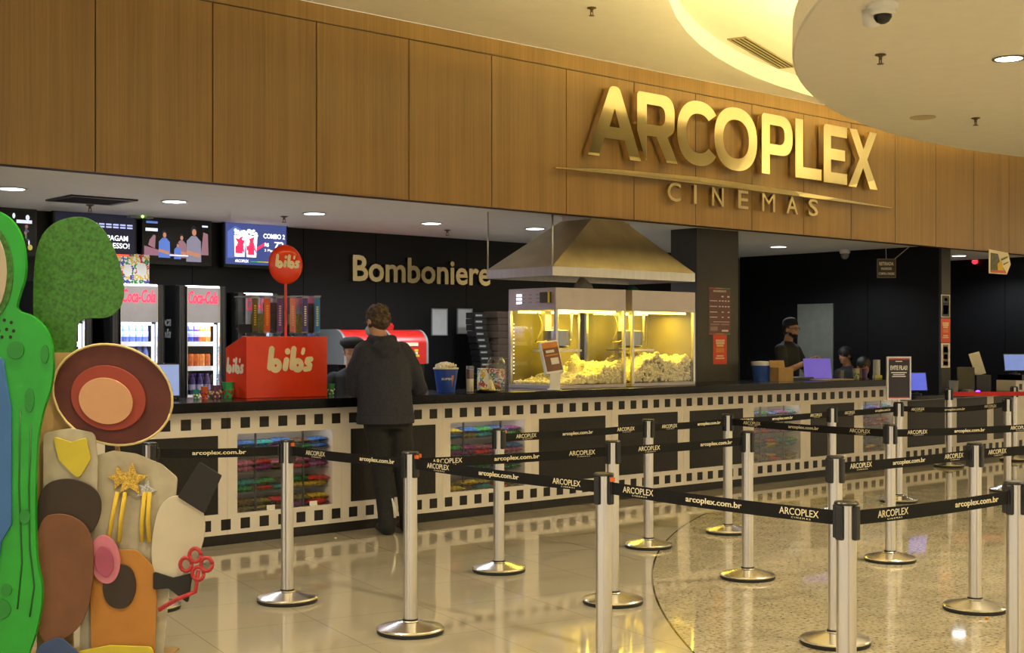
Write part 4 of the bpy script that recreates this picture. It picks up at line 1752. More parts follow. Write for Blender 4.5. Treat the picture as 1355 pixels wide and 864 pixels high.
def paint_promo(t, w, h, dz):
    pane(t, 'display', scr('promobg', (.006, .007, .016), 1.0), -w / 2, w / 2, -h / 2 + dz, h / 2 + dz)
    pane(t, 'orange_line', scr('oline', (.75, .09, .03), 1.0), -.3 * w, w / 2, -.40 * h, -.36 * h, 2)
    Q = lambda x, z: T((x * w, -.002, z * h)) @ FRONT
    m_ = MB()
    for z in (.30, .24):
        for q in range(6):
            m_.box((-.05 + q * .09) * w, (.02 + q * .09) * w, -.002, .0005, (z - .018) * h, (z + .018) * h)
    m_.build('text_lines', scr('lav', (.35, .38, .65), 1.0), t, world=False)
    lettering('lettering', [(('TODOS PAGAM', Q(.12, .0), .58 * w, .12 * h), dict(ext=.0006, bold=.012)), (('MEIO INGRESSO!', Q(.10, -.17), .66 * w, .12 * h), dict(ext=.0006, bold=.012))],
              scr('text', (.9, .9, .95), 1.2), t, world=False)


def paint_misc(t, w, h, dz):
    pane(t, 'display', scr('filmbg', (0, 0, 0), 1.0), -w / 2, w / 2, -h / 2 + dz, h / 2 + dz)
    rnd = random.Random(4)
    cols = [scr('m%d' % q, c, 1.0) for q, c in enumerate(((.5, .52, .6), (.3, .25, .05), (.05, .12, .04), (.2, .08, .06), (.05, .05, .10)))]
    m_ = MB()
    for q in range(46):
        disc2(m_, rnd.uniform(-.42, .44) * w, rnd.uniform(-.42, .4) * h, rnd.uniform(.015, .05) * w, rnd.uniform(.02, .07) * h, 1.2 + q * .03, rnd.randrange(5))
    m_.box(.12 * w, .44 * w, -.004, .0005, .22 * h, .30 * h, 0)
    m_.build('picture', cols, t, world=False)


screen(-22, 49, 275, 338, 'wall screen at the far left edge showing a colourful picture', paint_misc)
screen(70, 181, 280, 347, 'wall screen with white promotional text above the left coolers', paint_promo)
screen(188, 280, 287, 351, 'wall screen showing a film scene with several people', paint_film)
screen(296, 381, 294, 355, 'wall screen advertising COMBO 2 behind the round red sign', paint_combo)

# ------------------------------------------------------------------ red candy display box with round sign
def strokes_bibs(M, s, k, m, parent, name):
    """plump lower-case lettering from round strokes; s = x-height in metres"""
    mb_ = MB()

    def cap(p, q, r, lay):
        p, q = Vector((p[0], p[1])), Vector((q[0], q[1]))
        d = (q - p)
        a = math.degrees(math.atan2(d.y, d.x)) if d.length > 1e-6 else 0
        pts = arc(q.x, q.y, r, a - 90, a + 90, 8) + arc(p.x, p.y, r, a + 90, a + 270, 8)
        mb_.prism([(x_ * s, z_ * s) for x_, z_ in pts], -.001 * lay, .0, M=M)

    def ringp(cx, cz, r, w, lay):
        for j in range(20):
            a0, a1 = 2 * PI * j / 20, 2 * PI * (j + 1) / 20
            mb_.prism([((cx + q * math.cos(a)) * s, (cz + q * 1.02 * math.sin(a)) * s) for q, a in ((r - w, a0), (r + w, a0), (r + w, a1), (r - w, a1))], -.001 * lay, 0, M=M)

    def b(x):
        cap((x, .30), (x + .14, 1.45), .20, k)
        ringp(x + .42, .42, .27, .19, k + .3)
    b(0)
    cap((1.12, .25), (1.22, .75), .20, k)
    cap((1.30, 1.30), (1.30, 1.31), .20, k)
    b(1.62)
    cap((2.48, 1.42), (2.42, 1.20), .13, k)
    for i, (p_, q_) in enumerate((((3.05, .80), (2.78, .78)), ((2.78, .78), (2.72, .60)), ((2.72, .60), (2.98, .42)), ((2.98, .42), (2.92, .20)), ((2.92, .20), (2.60, .16)))):
        cap(p_, q_, .17, k + .05 * i)
    return mb_.build(name, m, parent)


bx0, bx1, by0, by1 = 5.26, 5.87, .36, .80
c0 = atZ(326, 525, TOP)
c1 = atZ(433, 523.2, TOP)
by0 = .30
bx0, bx1 = atY(326, 500, by0).x, atY(433, 500, by0).x
by1 = by0 + .32
t = thing('candy_display', 'red candy display box with round lollipop sign on the counter', 'display', ((bx0 + bx1) / 2, (by0 + by1) / 2, TOP))
zt = atY(380, 445, by0).z
zl = atY(299, 462, by1).z
m_ = MB()
prof = [(by0, TOP + .0005), (by1, TOP + .0005), (by1, zt - .09), (by0 + .06, zt), (by0, zt)]
a = [m_.bm.verts.new((bx0, p_[0], p_[1])) for p_ in prof]
b_ = [m_.bm.verts.new((bx1, p_[0], p_[1])) for p_ in prof]
m_.bm.faces.new(a)
m_.bm.faces.new(list(reversed(b_)))
for k in range(5):
    m_.bm.faces.new([a[(k + 1) % 5], a[k], b_[k], b_[(k + 1) % 5]])
m_.build('red_box', red_gloss, t, bevel=.003)
bw = bx1 - bx0
strokes_bibs(T((bx0 + bw * .28, by0 - .0002, TOP + .20)), bw * .168, 1, cream, t, 'front_lettering')
strokes_bibs(T((bx0 - .0002, by1 - .03, TOP + .19)) @ R(-90, 'Z'), .078, 1, cream, t, 'side_lettering')
px_ = atY(378, 400, by0 + .07)
pz = atY(378, 350, by0 + .07)
m_ = MB()
m_.tube([(px_.x, by0 + .07, zt - .03), (px_.x, by0 + .07, pz.z - .1)], .011, 14)
m_.build('sign_pole', red_gloss, t, smooth=35)
m_ = MB()
Rd = .158
m_.lathe([(0, -.035), (Rd * .6, -.031), (Rd * .92, -.018), (Rd, 0), (Rd * .92, .018), (Rd * .6, .031), (0, .035)], (0, 0, 0), 48, M=T((pz.x, by0 + .07, pz.z)) @ R(90, 'X'))
rs = m_.build('round_sign', mat('red_sign', (.78, .04, .008), .16), t, smooth=True)
strokes_bibs(T((pz.x - Rd * .66, by0 + .07 - .0345, pz.z - .03)), Rd * .42, 1.2, cream, rs, 'sign_lettering')

# topping dispensers behind the box
dc = [('dark yellow-labelled', (.10, .09, .015), (.55, .48, .04)), ('orange-labelled', (.70, .12, .02), (.75, .45, .05)), ('purple-labelled', (.10, .03, .22), (.6, .5, .6)),
      ('pink-labelled', (.70, .22, .20), (.7, .5, .3)), ('dark-blue-labelled', (.05, .04, .28), (.7, .65, .5)), ('bright-blue-labelled', (.02, .18, .55), (.55, .65, .3))]
dpx = [246, 333, 424, 515, 604, 690]
dpx = [290 + q / 5.4 for q in dpx]
fill = [mat('fill_dark', (.05, .03, .01), .6, var=.5, scale=90), mat('fill_yellow', (.55, .42, .03), .5, var=.5, scale=90), mat('fill_brown', (.09, .04, .02), .5, var=.5, scale=90)]
yd = by1 + .10
for i, (px, (nm, lc, tc_)) in enumerate(zip(dpx, dc)):
    p = atY(px, 450, yd)
    ztop = atY(px, 393, yd).z
    t = thing('candy_dispenser', '%s clear candy dispenser behind the red display box, %s from the left' % (nm, ('first', 'second', 'third', 'fourth', 'fifth', 'sixth')[i]), 'dispenser', (p.x, yd + .12, TOP), group='candy dispensers in a row')
    w2 = .030
    z0 = zt - .03
    m_ = MB()
    m_.prism([(-.24, z0 + .10), (-.24, ztop), (.02, ztop), (.02, z0 + .06), (-.03, z0), (-.10, z0)], -w2, w2, M=T((p.x, yd, 0)) @ R(-90, 'Z') @ T((0, 0, 0)))
    m_.build('tube', clear_acr, t, world=True)
    m_ = MB()
    m_.box(p.x - w2 - .003, p.x + w2 + .003, yd - .03, yd + .25, ztop, ztop + .012)
    m_.build('lid', clear_acr if i % 2 else grey_pl, t)
    m_ = MB()
    m_.box(p.x - w2 + .004, p.x + w2 - .004, yd - .024, yd - .0205, z0 + .07, ztop - .01)
    lb = m_.build('label_strip', mat('dlabel%d' % i, lc, .4), t)
    m_ = MB()
    for q in range(9):
        m_.box(p.x - .010, p.x + .010, yd - .0255, yd - .0241, z0 + .12 + q * .019, z0 + .132 + q * .019)
    m_.build('strip_marks', mat('dtext%d' % i, tc_, .5), lb)
    m_ = MB()
    m_.box(p.x - w2 + .004, p.x + w2 - .004, yd + .0, yd + .20, z0 + .06, z0 + .13 + .09 * ((i * 7) % 3))
    m_.build('candy_fill', fill[(i + (1 if i == 4 else 0)) % 3] if i != 4 else fill[1], t)
    m_ = MB()
    m_.box(p.x - w2, p.x + w2, yd - .01, yd + .16, TOP + .0005, z0)
    m_.build('spout_base', black_plastic, t)
    m_ = MB()
    m_.tube([(p.x, yd - .035, z0 + .01), (p.x, yd - .01, z0 + .03)], .010, 10)
    m_.build('lever', grey_pl, t)

# ------------------------------------------------------------------ small things on the counter
def cup(name, p, r0, r1, h, cols, lab, cat='cup', deco=True, group=None):
    t = thing(name, lab, cat, p, 0, group)
    m_ = MB()
    m_.lathe([(0, .0005), (r0, .0005), (r1, h), (r1 + .003, h), (r1 + .003, h + .004), (r1 - .003, h + .004), (r0 - .003, .006), (0, .006)], (0, 0, 0), 28)
    m_.build('body', cols[0], t, smooth=35, world=False)
    if deco:
        m_ = MB()
        for q in range(7):
            a = -PI / 2 + (q - 3) * .42 - .35
            z = h * (.35 + .2 * math.sin(q * 2.3))
            r_ = r0 + (r1 - r0) * z / h
            m_.ell((r_ * math.cos(a), r_ * math.sin(a), z), (.008, .008, h * .10), sub=2)
        m_.build('print', cols[1], t, smooth=True, world=False)
    return t


def onTop(px, py):
    p = atZ(px, py, TOP)
    return (p.x, max(p.y, -.04), TOP)


teal = mat('cup_teal', (.02, .28, .26), .4)
cy_ = .45
for px, w_, h_, c_, ink_, lab in (
        (259.5, .055, .070, teal, cream, 'small teal paper cup, leftmost of the cups on the counter'),
        (270.7, .058, .093, mat('cup_orange', (.62, .13, .03), .4), mat('ink_r', (.45, .03, .03), .5), 'orange-red paper cup beside the teal cup'),
        (286.0, .076, .100, mat('cup_plum', (.16, .06, .13), .4), mat('ink_c', (.7, .5, .3), .5), 'plum-coloured paper cup in front of the round clear jar'),
        (302.0, .090, .122, mat('cup_green', (.03, .33, .10), .4), boxmats[1], 'tall green paper cup beside the red display box')):
    cup('paper_cup', (atY(px, 510, cy_).x, cy_, TOP), w_ * .36, w_ * .5, h_, (c_, ink_), lab)
cup('paper_cup', (atY(437, 515, .40).x, .40, TOP), .025, .036, .09, (mat('cup_green', (0, 0, 0)), paper), 'green and white paper cup right of the red display box')
t = thing('glass_jar', 'round clear jar with lid behind the paper cups', 'jar', (atY(285, 505, .62).x, .62, TOP))
m_ = MB()
m_.lathe([(0, .001), (.05, .001), (.062, .02), (.064, .10), (.058, .13), (.046, .145)], (0, 0, 0), 28)
m_.build('bowl', clear_acr, t, smooth=True, world=False)
m_ = MB()
m_.lathe([(.048, .146), (.05, .15), (.042, .175), (.02, .188), (0, .19)], (0, 0, 0), 28)
m_.build('lid', clear_acr, t, smooth=True, world=False)
m_ = MB()
m_.lathe([(0, .004), (.045, .004), (.056, .02), (.056, .05), (0, .06)], (0, 0, 0), 20)
m_.build('sweets', fill[1], t, smooth=True, world=False)


def monitor(p, w, h, rz, tilt, lab, face, up=.12, cat='monitor', name='till_screen'):
    t = thing(name, lab, cat, p, rz)
    m_ = MB()
    m_.lathe([(0, .0005), (.07, .0005), (.07, .012), (.02, .02), (.015, up), (0, up)], (0, .03, 0), 20)
    m_.build('stand', black_plastic, t, smooth=40, world=False)
    M = T((0, 0, up + h * .42)) @ R(-tilt, 'X')
    m_ = MB()
    m_.box(-w / 2, w / 2, 0, .03, -h / 2, h / 2, M=M)
    m_.build('casing', black_plastic, t, bevel=.005, world=False)
    m_ = MB()
    m_.box(-w / 2 + .012, w / 2 - .012, -.002, .001, -h / 2 + .012, h / 2 - .012, M=M)
    m_.build('display', face, t, world=False)
    return t


scr_blue = mat('screen_paleblue', (.15, .2, .4), .3, emit=(.16, .22, .42), estr=.8)
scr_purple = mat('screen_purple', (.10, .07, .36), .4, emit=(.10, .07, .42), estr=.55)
p = atY(221, 505, .5)
monitor((p.x, .5, TOP), .20, .26, math.radians(-25), 12, 'tilted till screen on the counter in front of the middle cooler', scr_blue, .04)

# popcorn bucket
p = atZ(590, 518.5, TOP)
p.y = max(p.y, .05)
t = thing('popcorn_bucket', 'big blue popcorn bucket printed SUPER, filled to the brim', 'bucket', (p.x, p.y, TOP))
m_ = MB()
m_.lathe([(0, .0005), (.078, .0005), (.107, .205), (.103, .205), (.075, .006), (0, .006)], (0, 0, 0), 40)
m_.build('pail', mat('bucket_blue', (.02, .07, .42), .35), t, smooth=35, world=False)
m_ = MB()
m_.lathe([(.108, .20), (.112, .20), (.112, .212), (.106, .212)], (0, 0, 0), 40)
m_.build('rim', cream, t, smooth=35, world=False)
h_ = popcorn_heap('c', -.07, .07, -.07, .07, lambda x, y: .212 + .03 * (1 - (x * x + y * y) / .01), 190, 9, corn, rad=.011)
h_.build('popcorn', mat('popcorn_pale', (.80, .74, .58), .8, var=.2, scale=60), t, world=False)['kind'] = 'stuff'
mb_ = MB()
a_cam = math.radians(-90 - 38)
for k, ch in enumerate('SUPER'):
    a = a_cam + (k - 2) * .21 + .1
    r_ = .0955
    M = T((r_ * math.cos(a), r_ * math.sin(a), .115)) @ Matrix.Rotation(a + PI / 2, 4, 'Z') @ R(90, 'X')
    text_bm(mb_.bm, ch, M, .016, .020, .002, .03)
mb_.build('lettering', white_pl, t, world=False)
m_ = MB()
for k in range(8):
    z0, z1 = .05 + k * .012, .062 + k * .012
    for q in range(k + 1):
        a = a_cam + .66 - .035 * k * .5 + q * .035
        r_ = .078 + .029 * z0 / .205 + .0008
        m_.box(-.0018, .0018, -.001, .001, z0, z1, M=T((r_ * math.cos(a), r_ * math.sin(a), 0)) @ Matrix.Rotation(a + PI / 2, 4, 'Z'))
m_.build('orange_flash', mat('flash_orange', (.72, .20, .04), .4), t, world=False)

# glass pitcher with sweets, tall canister, tray, boxes
p = atZ(624, 516, TOP)
t = thing('sweets_jar', 'clear glass jar holding bright wrapped sweets behind the blue bucket', 'jar', (p.x + .04, .25, TOP))
m_ = MB()
m_.lathe([(0, .001), (.085, .001), (.09, .02), (.09, .24), (.075, .275), (.06, .285)], (0, 0, 0), 32)
m_.build('glass_body', clear_acr, t, smooth=True, world=False)
m_ = MB()
m_.lathe([(0, .286), (.063, .286), (.06, .30), (0, .305)], (0, 0, 0), 28)
m_.build('lid', clear_acr, t, smooth=True, world=False)
m_ = MB()
rnd = random.Random(8)
for q in range(26):
    m_.mi = q % 4
    m_.ell((rnd.uniform(-.05, .05), rnd.uniform(-.05, .05), .02 + q * .006), (.022, .016, .012), R(rnd.uniform(0, 90), 'Z'), 2)
m_.build('sweets', [mat('sw_pink', (.6, .05, .25), .3), mat('sw_orange', (.6, .2, .03), .3), mat('sw_blue', (.03, .25, .5), .3), cream], t, smooth=True, world=False)['kind'] = 'stuff'
t = thing('canister', 'tall clear canister of brown and cream layers on the counter', 'canister', (7.36, .16, TOP))
m_ = MB()
m_.lathe([(0, .001), (.034, .001), (.036, .23), (0, .232)], (0, 0, 0), 24)
m_.build('tube', clear_acr, t, smooth=35, world=False)
m_ = MB()
m_.lathe([(0, .005), (.031, .005), (.031, .115), (0, .115)], (0, 0, 0), 20)
m_.build('cream_layer', cream, t, smooth=35, world=False)
m_ = MB()
m_.lathe([(0, .116), (.031, .116), (.031, .20), (0, .20)], (0, 0, 0), 20)
m_.build('brown_layer', mat('choc', (.16, .06, .02), .5), t, smooth=35, world=False)
t = thing('serving_tray', 'small round black tray on the counter left of the popcorn machine', 'tray', (7.42, .0, TOP))
m_ = MB()
m_.lathe([(0, .0005), (.085, .0005), (.11, .018), (.108, .02), (.083, .006), (0, .006)], (0, 0, 0), 32)
m_.build('dish', black_plastic, t, smooth=35, world=False)
t = thing('sweets_pile', 'small cream pyramid of sweets on the black tray', 'sweets', (7.46, .0, TOP + .0065))
m_ = MB()
m_.lathe([(.0, 0), (.05, 0), (.035, .04), (.012, .10), (0, .105)], (0, 0, 0), 14)
m_.build('cone', mat('pale_sweet', (.72, .62, .36), .6, bump=.8, bscale=80), t, smooth=True, world=False)
m_ = MB()
m_.box(-.04, .035, -.025, .025, 0, .03, 0)
m_.box(-.041, .036, -.026, .026, .012, .022, 1)
o = m_.build('candy_pack', [mat('pk_yellow', (.65, .5, .04), .4), black_plastic], bevel=.002)
o.location = (7.375, -.01, TOP + .0065)
tag(o, 'small yellow and black candy pack on the round tray', 'candy')
letter_box((7.66, .30, TOP), .13, .10, .20, math.radians(-20), 'letter-print popcorn box on the counter left of the popcorn machine', 7, n=(3, 5))
letter_box((7.86, .40, TOP), .13, .10, .19, math.radians(-8), 'letter-print popcorn box touching the popcorn machine end', 9, n=(3, 5))
t = thing('napkin_holder', 'white napkin holder on the counter behind the customer, at his right elbow', 'holder', (6.62, .18, TOP))
m_ = MB()
m_.box(-.10, .10, -.05, .05, .0005, .03)
m_.build('tray', white_pl, t, bevel=.003, world=False)
m_ = MB()
m_.box(-.03, .04, -.03, .03, .03, .10)
m_.build('carton', mat('carton_lilac', (.35, .33, .45), .5, var=.5, scale=40), t, world=False)

# soda fountains on the back bench
for x0, x1, lab, sd_ in ((8.02, 8.60, 'red soda fountain behind the cashier with the beret', 0), (8.64, 9.16, 'red soda fountain behind the right shoulder of the customer', 1)):
    t = thing('soda_fountain', lab, 'soda fountain', ((x0 + x1) / 2, 3.42, .90))
    m_ = MB()
    m_.box(x0 + .01, x1 - .01, 3.2, 3.68, .9005, 1.25)
    m_.build('body', black_plastic, t, bevel=.004)
    pr = [(3.68, 1.25), (3.06, 1.25)] + [(3.24 - .18 * math.cos(math.radians(a)), 1.45 + .18 * math.sin(math.radians(a))) for a in range(0, 91, 10)] + [(3.68, 1.63)]
    m_ = MB()
    a = [m_.bm.verts.new((x0 + .03, q[0], q[1])) for q in pr]
    b_ = [m_.bm.verts.new((x1 - .03, q[0], q[1])) for q in pr]
    m_.bm.faces.new(a)
    m_.bm.faces.new(list(reversed(b_)))
    for k in range(len(pr)):
        m_.bm.faces.new([a[(k + 1) % len(pr)], a[k], b_[k], b_[(k + 1) % len(pr)]])
    m_.build('red_hood', mat('fountain_red', (.55, .02, .015), .3), t, smooth=25)
    for xa, xb in ((x0, x0 + .029), (x1 - .029, x1)):
        m_ = MB()
        a = [m_.bm.verts.new((xa, 3.06 + (q[0] - 3.06) * 1.0, q[1] + .004)) for q in pr]
        b_ = [m_.bm.verts.new((xb, 3.06 + (q[0] - 3.06) * 1.0, q[1] + .004)) for q in pr]
        m_.bm.faces.new(a)
        m_.bm.faces.new(list(reversed(b_)))
        for k in range(len(pr)):
            m_.bm.faces.new([a[(k + 1) % len(pr)], a[k], b_[k], b_[(k + 1) % len(pr)]])
        m_.build('end_cap', grey_pl, t)
    m_ = MB()
    rnd = random.Random(sd_)
    for q in range(9):
        m_.mi = q % 2
        xx = x0 + .10 + rnd.uniform(0, x1 - x0 - .24)
        m_.box(xx, xx + .05, 3.054, 3.0595, 1.30 + .03 * (q % 4), 1.325 + .03 * (q % 4), q % 2)
    m_.box((x0 + x1) / 2 - .11, (x0 + x1) / 2 + .11, 3.053, 3.0595, 1.45, 1.49, 0)
    m_.build('front_print', [cream, mat('print_yellow', (.7, .5, .05), .5)], t)
    for q in range(3):
        m_ = MB()
        xx = x0 + .14 + q * .15
        m_.box(xx - .03, xx + .03, 3.07, 3.19, 1.14, 1.249)
        m_.build('tap', black_plastic, t, bevel=.004)
m_ = MB()
m_.lathe([(0, 0), (.05, 0), (.055, .05), (.04, .06), (.04, .075), (0, .08)], (8.86, 3.4, 1.6345), 16)
o = m_.build('bottle_cap_topper', mat('fountain_red', (0, 0, 0)), smooth=35)
tag(o, 'small red topper on the right soda fountain', 'topper')

# cups and carton stacks by the wall, small wall frames
t = thing('cup_lid_tower', 'tall leaning stack of black lids with pale bands beside the carton pile', 'lids', (10.20, 3.38, .90))
for q in range(13):
    m_ = MB()
    xo = .05 * math.sin(q * .42)
    m_.box(10.08 + xo, 10.27 + xo, 3.30, 3.46, .9005 + q * .073, .9005 + q * .073 + .069)
    l_ = m_.build('lid_pack', black_plastic, t, bevel=.004)
    m_ = MB()
    m_.box(10.10 + xo, 10.2 + xo, 3.2985, 3.30, .925 + q * .073, .945 + q * .073)
    m_.build('pale_band', mat('band_grey', (.30, .31, .33), .5), l_)
brick = mat('carton_dark', (.085, .055, .035), .8, var=.25)
for q in range(12):
    m_ = MB()
    off = .012 * math.sin(q * 2.1)
    m_.box(-.20, .20, -.13, .13, .0005, .078)
    o = m_.build('flat_carton', brick, bevel=.006)
    o.location = (10.58 + off, 3.40, .90 + q * .0805)
    o.rotation_euler = (0, 0, .03 * math.sin(q * 1.7))
    tag(o, 'dark brown flat carton in the tall pile left of the popcorn machine, %s' % ('upper half' if q > 5 else 'lower half'), 'carton', 'dark cartons, %s of the pile' % ('upper half' if q > 5 else 'lower half'))
for a_, b_, lab in (((571, 408), (592, 444), 'left small white framed sheet on the black wall'), ((605, 408), (625, 442), 'right small white framed sheet on the black wall')):
    A_, B_ = atY(*a_, 3.74), atY(*b_, 3.74)
    t = thing('wall_frame', lab, 'frame', ((A_.x + B_.x) / 2, 3.745, (A_.z + B_.z) / 2))
    m_ = MB()
    for x0, x1, z0, z1 in ((A_.x, B_.x, B_.z, B_.z + .012), (A_.x, B_.x, A_.z - .012, A_.z), (A_.x, A_.x + .012, B_.z + .012, A_.z - .012), (B_.x - .012, B_.x, B_.z + .012, A_.z - .012)):
        m_.box(x0, x1, 3.733, 3.75, z0, z1)
    m_.build('frame', grey_pl, t)
    m_ = MB()
    m_.box(A_.x + .012, B_.x - .012, 3.738, 3.749, B_.z + .012, A_.z - .012)
    m_.build('sheet', mat('sheet_grey', (.52, .52, .50), .25), t)

# ------------------------------------------------------------------ pillar posters, hanging signs
def poster(px0, px1, pyt, pyb, y, lab, cols, lines, title=None, rz=0):
    a, b_ = atY(px0, (pyt + pyb) / 2, y), atY(px1, (pyt + pyb) / 2, y)
    pc = (px0 + px1) / 2
    zt_, zb_ = atY(pc, pyt, y).z, atY(pc, pyb, y).z
    w, h = b_.x - a.x, zt_ - zb_
    t = thing('poster', lab, 'poster', ((a.x + b_.x) / 2, y, (zt_ + zb_) / 2))
    m_ = MB()
    m_.box(-w / 2, w / 2, -.003, .0, -h / 2, h / 2)
    m_.build('sheet', cols[0], t, world=False)
    m_ = MB()
    for (x0, x1, z0, z1, mi) in lines:
        m_.box(x0 * w, x1 * w, -.0042, -.003, z0 * h, z1 * h, mi)
    m_.build('print', cols[1:], t, world=False)
    if title:
        lettering('heading', [((title, T((0, -.0035, h * .43)) @ FRONT, w * .6, h * .04), dict(ext=.0006, bold=.02))], cols[1], t, world=False)
    return t


prl = [(-.5, -.2, .485, .5, 1), (-.2, .15, .485, .5, 2), (.15, .5, .485, .5, 3), (-.5, -.2, -.5, -.485, 1), (-.2, .2, -.5, -.48, 4), (.2, .5, -.5, -.485, 3)]
for j, z in enumerate((.22, .10, -.02, -.13)):
    prl.append((-.46, -.12, z - .008, z + .008, 0))
    for x in (.0, .14, .28, .42):
        if j < 2 or x in (.14, .42):
            prl.append((x - .04, x + .04, z - .012, z + .012, 0))
prl += [(.08, .18, .30, .33, 0), (.36, .46, .30, .33, 0), (-.30, .46, -.235, -.225, 0), (-.44, .0, -.30, -.27, 5), (.05, .45, -.30, -.27, 5), (-.44, -.1, -.42, -.33, 5), (.1, .4, -.44, -.40, 0)]
ink = mat('poster_ink', (.75, .70, .66), .6)
poster(938, 966, 381, 442.5, .82, 'purple-brown price poster on the wide pillar, heading INGRESSOS',
       [mat('poster_plum', (.13, .055, .06), .5), ink, mat('p_red', (.6, .06, .03), .5), mat('p_yel', (.6, .4, .05), .5), mat('p_grn', (.1, .35, .1), .5), mat('p_or', (.65, .2, .03), .5), mat('p_dim', (.28, .18, .17), .5)],
       prl, 'INGRESSOS')
orl = [(-.30, .32, .18, .26, 1), (-.32, .34, .27, .34, 1), (-.25, .25, .10, .16, 1), (-.3, .3, -.10, .06, 2), (-.25, .25, -.24, -.19, 1), (-.32, .32, -.32, -.27, 1)]
orange_p = [mat('poster_orange', (.68, .06, .02), .5), ink, mat('p_cream', (.75, .55, .30), .5), mat('p_glow', (.70, .22, .03), .5)]
poster(943.5, 961.5, 443, 482, .82, 'orange-red poster below the price poster on the wide pillar', orange_p, orl)
poster(1245.2, 1256.8, 390, 420, .42, 'dark framed poster, topmost on the slim pillar', [paper, mat('p_dark', (.03, .03, .03), .5), mat('p_gold', (.4, .3, .06), .5), mat('p_grey', (.25, .25, .24), .5)],
       [(-.42, .42, -.46, .46, 0), (-.15, .2, .22, .36, 1), (-.3, .3, .10, .13, 2), (-.3, .3, -.36, .04, 2)])
poster(1244.8, 1257, 421.5, 453, .42, 'orange-red poster, middle one on the slim pillar', orange_p, orl)
poster(1245.2, 1256.8, 454, 486.5, .42, 'white-bordered poster, lowest on the slim pillar', [paper, mat('p_brown', (.18, .10, .04), .5), mat('p_red', (0, 0, 0)), mat('p_or', (0, 0, 0))],
       [(-.30, .30, -.44, .44, 0), (-.25, .25, .12, .36, 2), (-.25, .25, -.40, -.24, 1), (-.2, .2, -.15, .05, 2)])

p = atX(1172, 355, 15.2)
A_, B_ = atX(1160, 354, 15.2), atX(1187, 356, 15.2)
t = thing('hanging_sign', 'small dark hanging sign headed RETIRADA by the side wall', 'sign', (15.2, p.y, p.z))
hw = abs(A_.y - B_.y) / 2
hh = (atX(1172, 341, 15.2).z - atX(1172, 369, 15.2).z) / 2
hw = .15
p = atY(1173, 355, 1.0)
t.location = (p.x, p.y, p.z)
Ms = T((p.x, p.y, p.z)) @ R(-38, 'Z')
hw, hh = .125, .125
m_ = MB()
m_.box(-hw, hw, 0, .02, -hh, hh, M=Ms)
m_.build('board', mat('sign_brown', (.05, .035, .02), .5), t)
m_ = MB()
for q in ((-hw, hw, hh - .008, hh), (-hw, hw, -hh, -hh + .008), (-hw, -hw + .008, -hh + .008, hh - .008), (hw - .008, hw, -hh + .008, hh - .008)):
    m_.box(q[0], q[1], -.003, 0, q[2], q[3], M=Ms)
m_.build('border', mat('sign_border', (.22, .15, .08), .5), t)
m_ = MB()
top_ = Ms @ Vector((hw - .01, .01, hh))
m_.tube([top_, (top_.x + .12, top_.y - .15, KCEIL - .002)], .005, 8)
m_.tube([Ms @ Vector((0, .01, hh)), (p.x, p.y + .01, KCEIL - .002)], .003, 8)
m_.build('hanger', steel, t)
lettering('lettering', [(('RETIRADA', Ms @ T((0, -.001, .06)) @ FRONT, .19, .045), dict(ext=.001, bold=.02)), (('INGRESSO', Ms @ T((0, -.001, -.005)) @ FRONT, .14, .032), dict(ext=.001, bold=.015)),
                        (('COMPRA ONLINE', Ms @ T((0, -.001, -.07)) @ FRONT, .21, .032), dict(ext=.001, bold=.015))], cream, t)

# pennant-like notice under the fascia at the far right
A_, B_ = atY(1308.5, 347, -.10), atY(1337, 347, -.10)
zt_, zb_ = atY(1322, 331, -.10).z, atY(1322, 362.5, -.10).z
w, h = B_.x - A_.x, zt_ - zb_
t = thing('arrow_notice', 'cream five-sided notice with bright picture hung on the fascia at far right', 'sign', ((A_.x + B_.x) / 2, -.10, (zt_ + zb_) / 2))
m_ = MB()
m_.prism([(-.5 * w, -.5 * h), (.32 * w, -.5 * h), (.5 * w, -.06 * h), (.38 * w, .42 * h), (-.5 * w, .5 * h)], -.004, .004)
m_.build('card', cream, t, world=False)
m_ = MB()
m_.prism([(-.44 * w, -.46 * h), (.30 * w, -.46 * h), (.0 * w, .02 * h), (-.10 * w, .34 * h), (-.44 * w, .36 * h)], -.0048, -.004, mi=0)
m_.prism([(-.1 * w, -.44 * h), (.2 * w, -.44 * h), (.06 * w, .08 * h), (-.12 * w, -.08 * h)], -.0056, -.0048, mi=1)
m_.prism([(-.44 * w, -.46 * h), (.30 * w, -.46 * h), (.24 * w, -.34 * h), (-.42 * w, -.36 * h)], -.0062, -.0056, mi=2)
m_.prism([(.04 * w, .14 * h), (.36 * w, .28 * h), (.34 * w, .20 * h), (.04 * w, .05 * h)], -.0048, -.004, mi=3)
m_.prism([(.16 * w, -.06 * h), (.40 * w, .06 * h), (.38 * w, -.0 * h), (.16 * w, -.12 * h)], -.0048, -.004, mi=3)
m_.build('picture', [mat('n_dark', (.10, .10, .07), .5, var=.5, scale=30), mat('n_yellow', (.75, .48, .02), .5), mat('n_red', (.60, .12, .04), .5), mat('n_green', (.10, .18, .05), .5)], t, world=False)

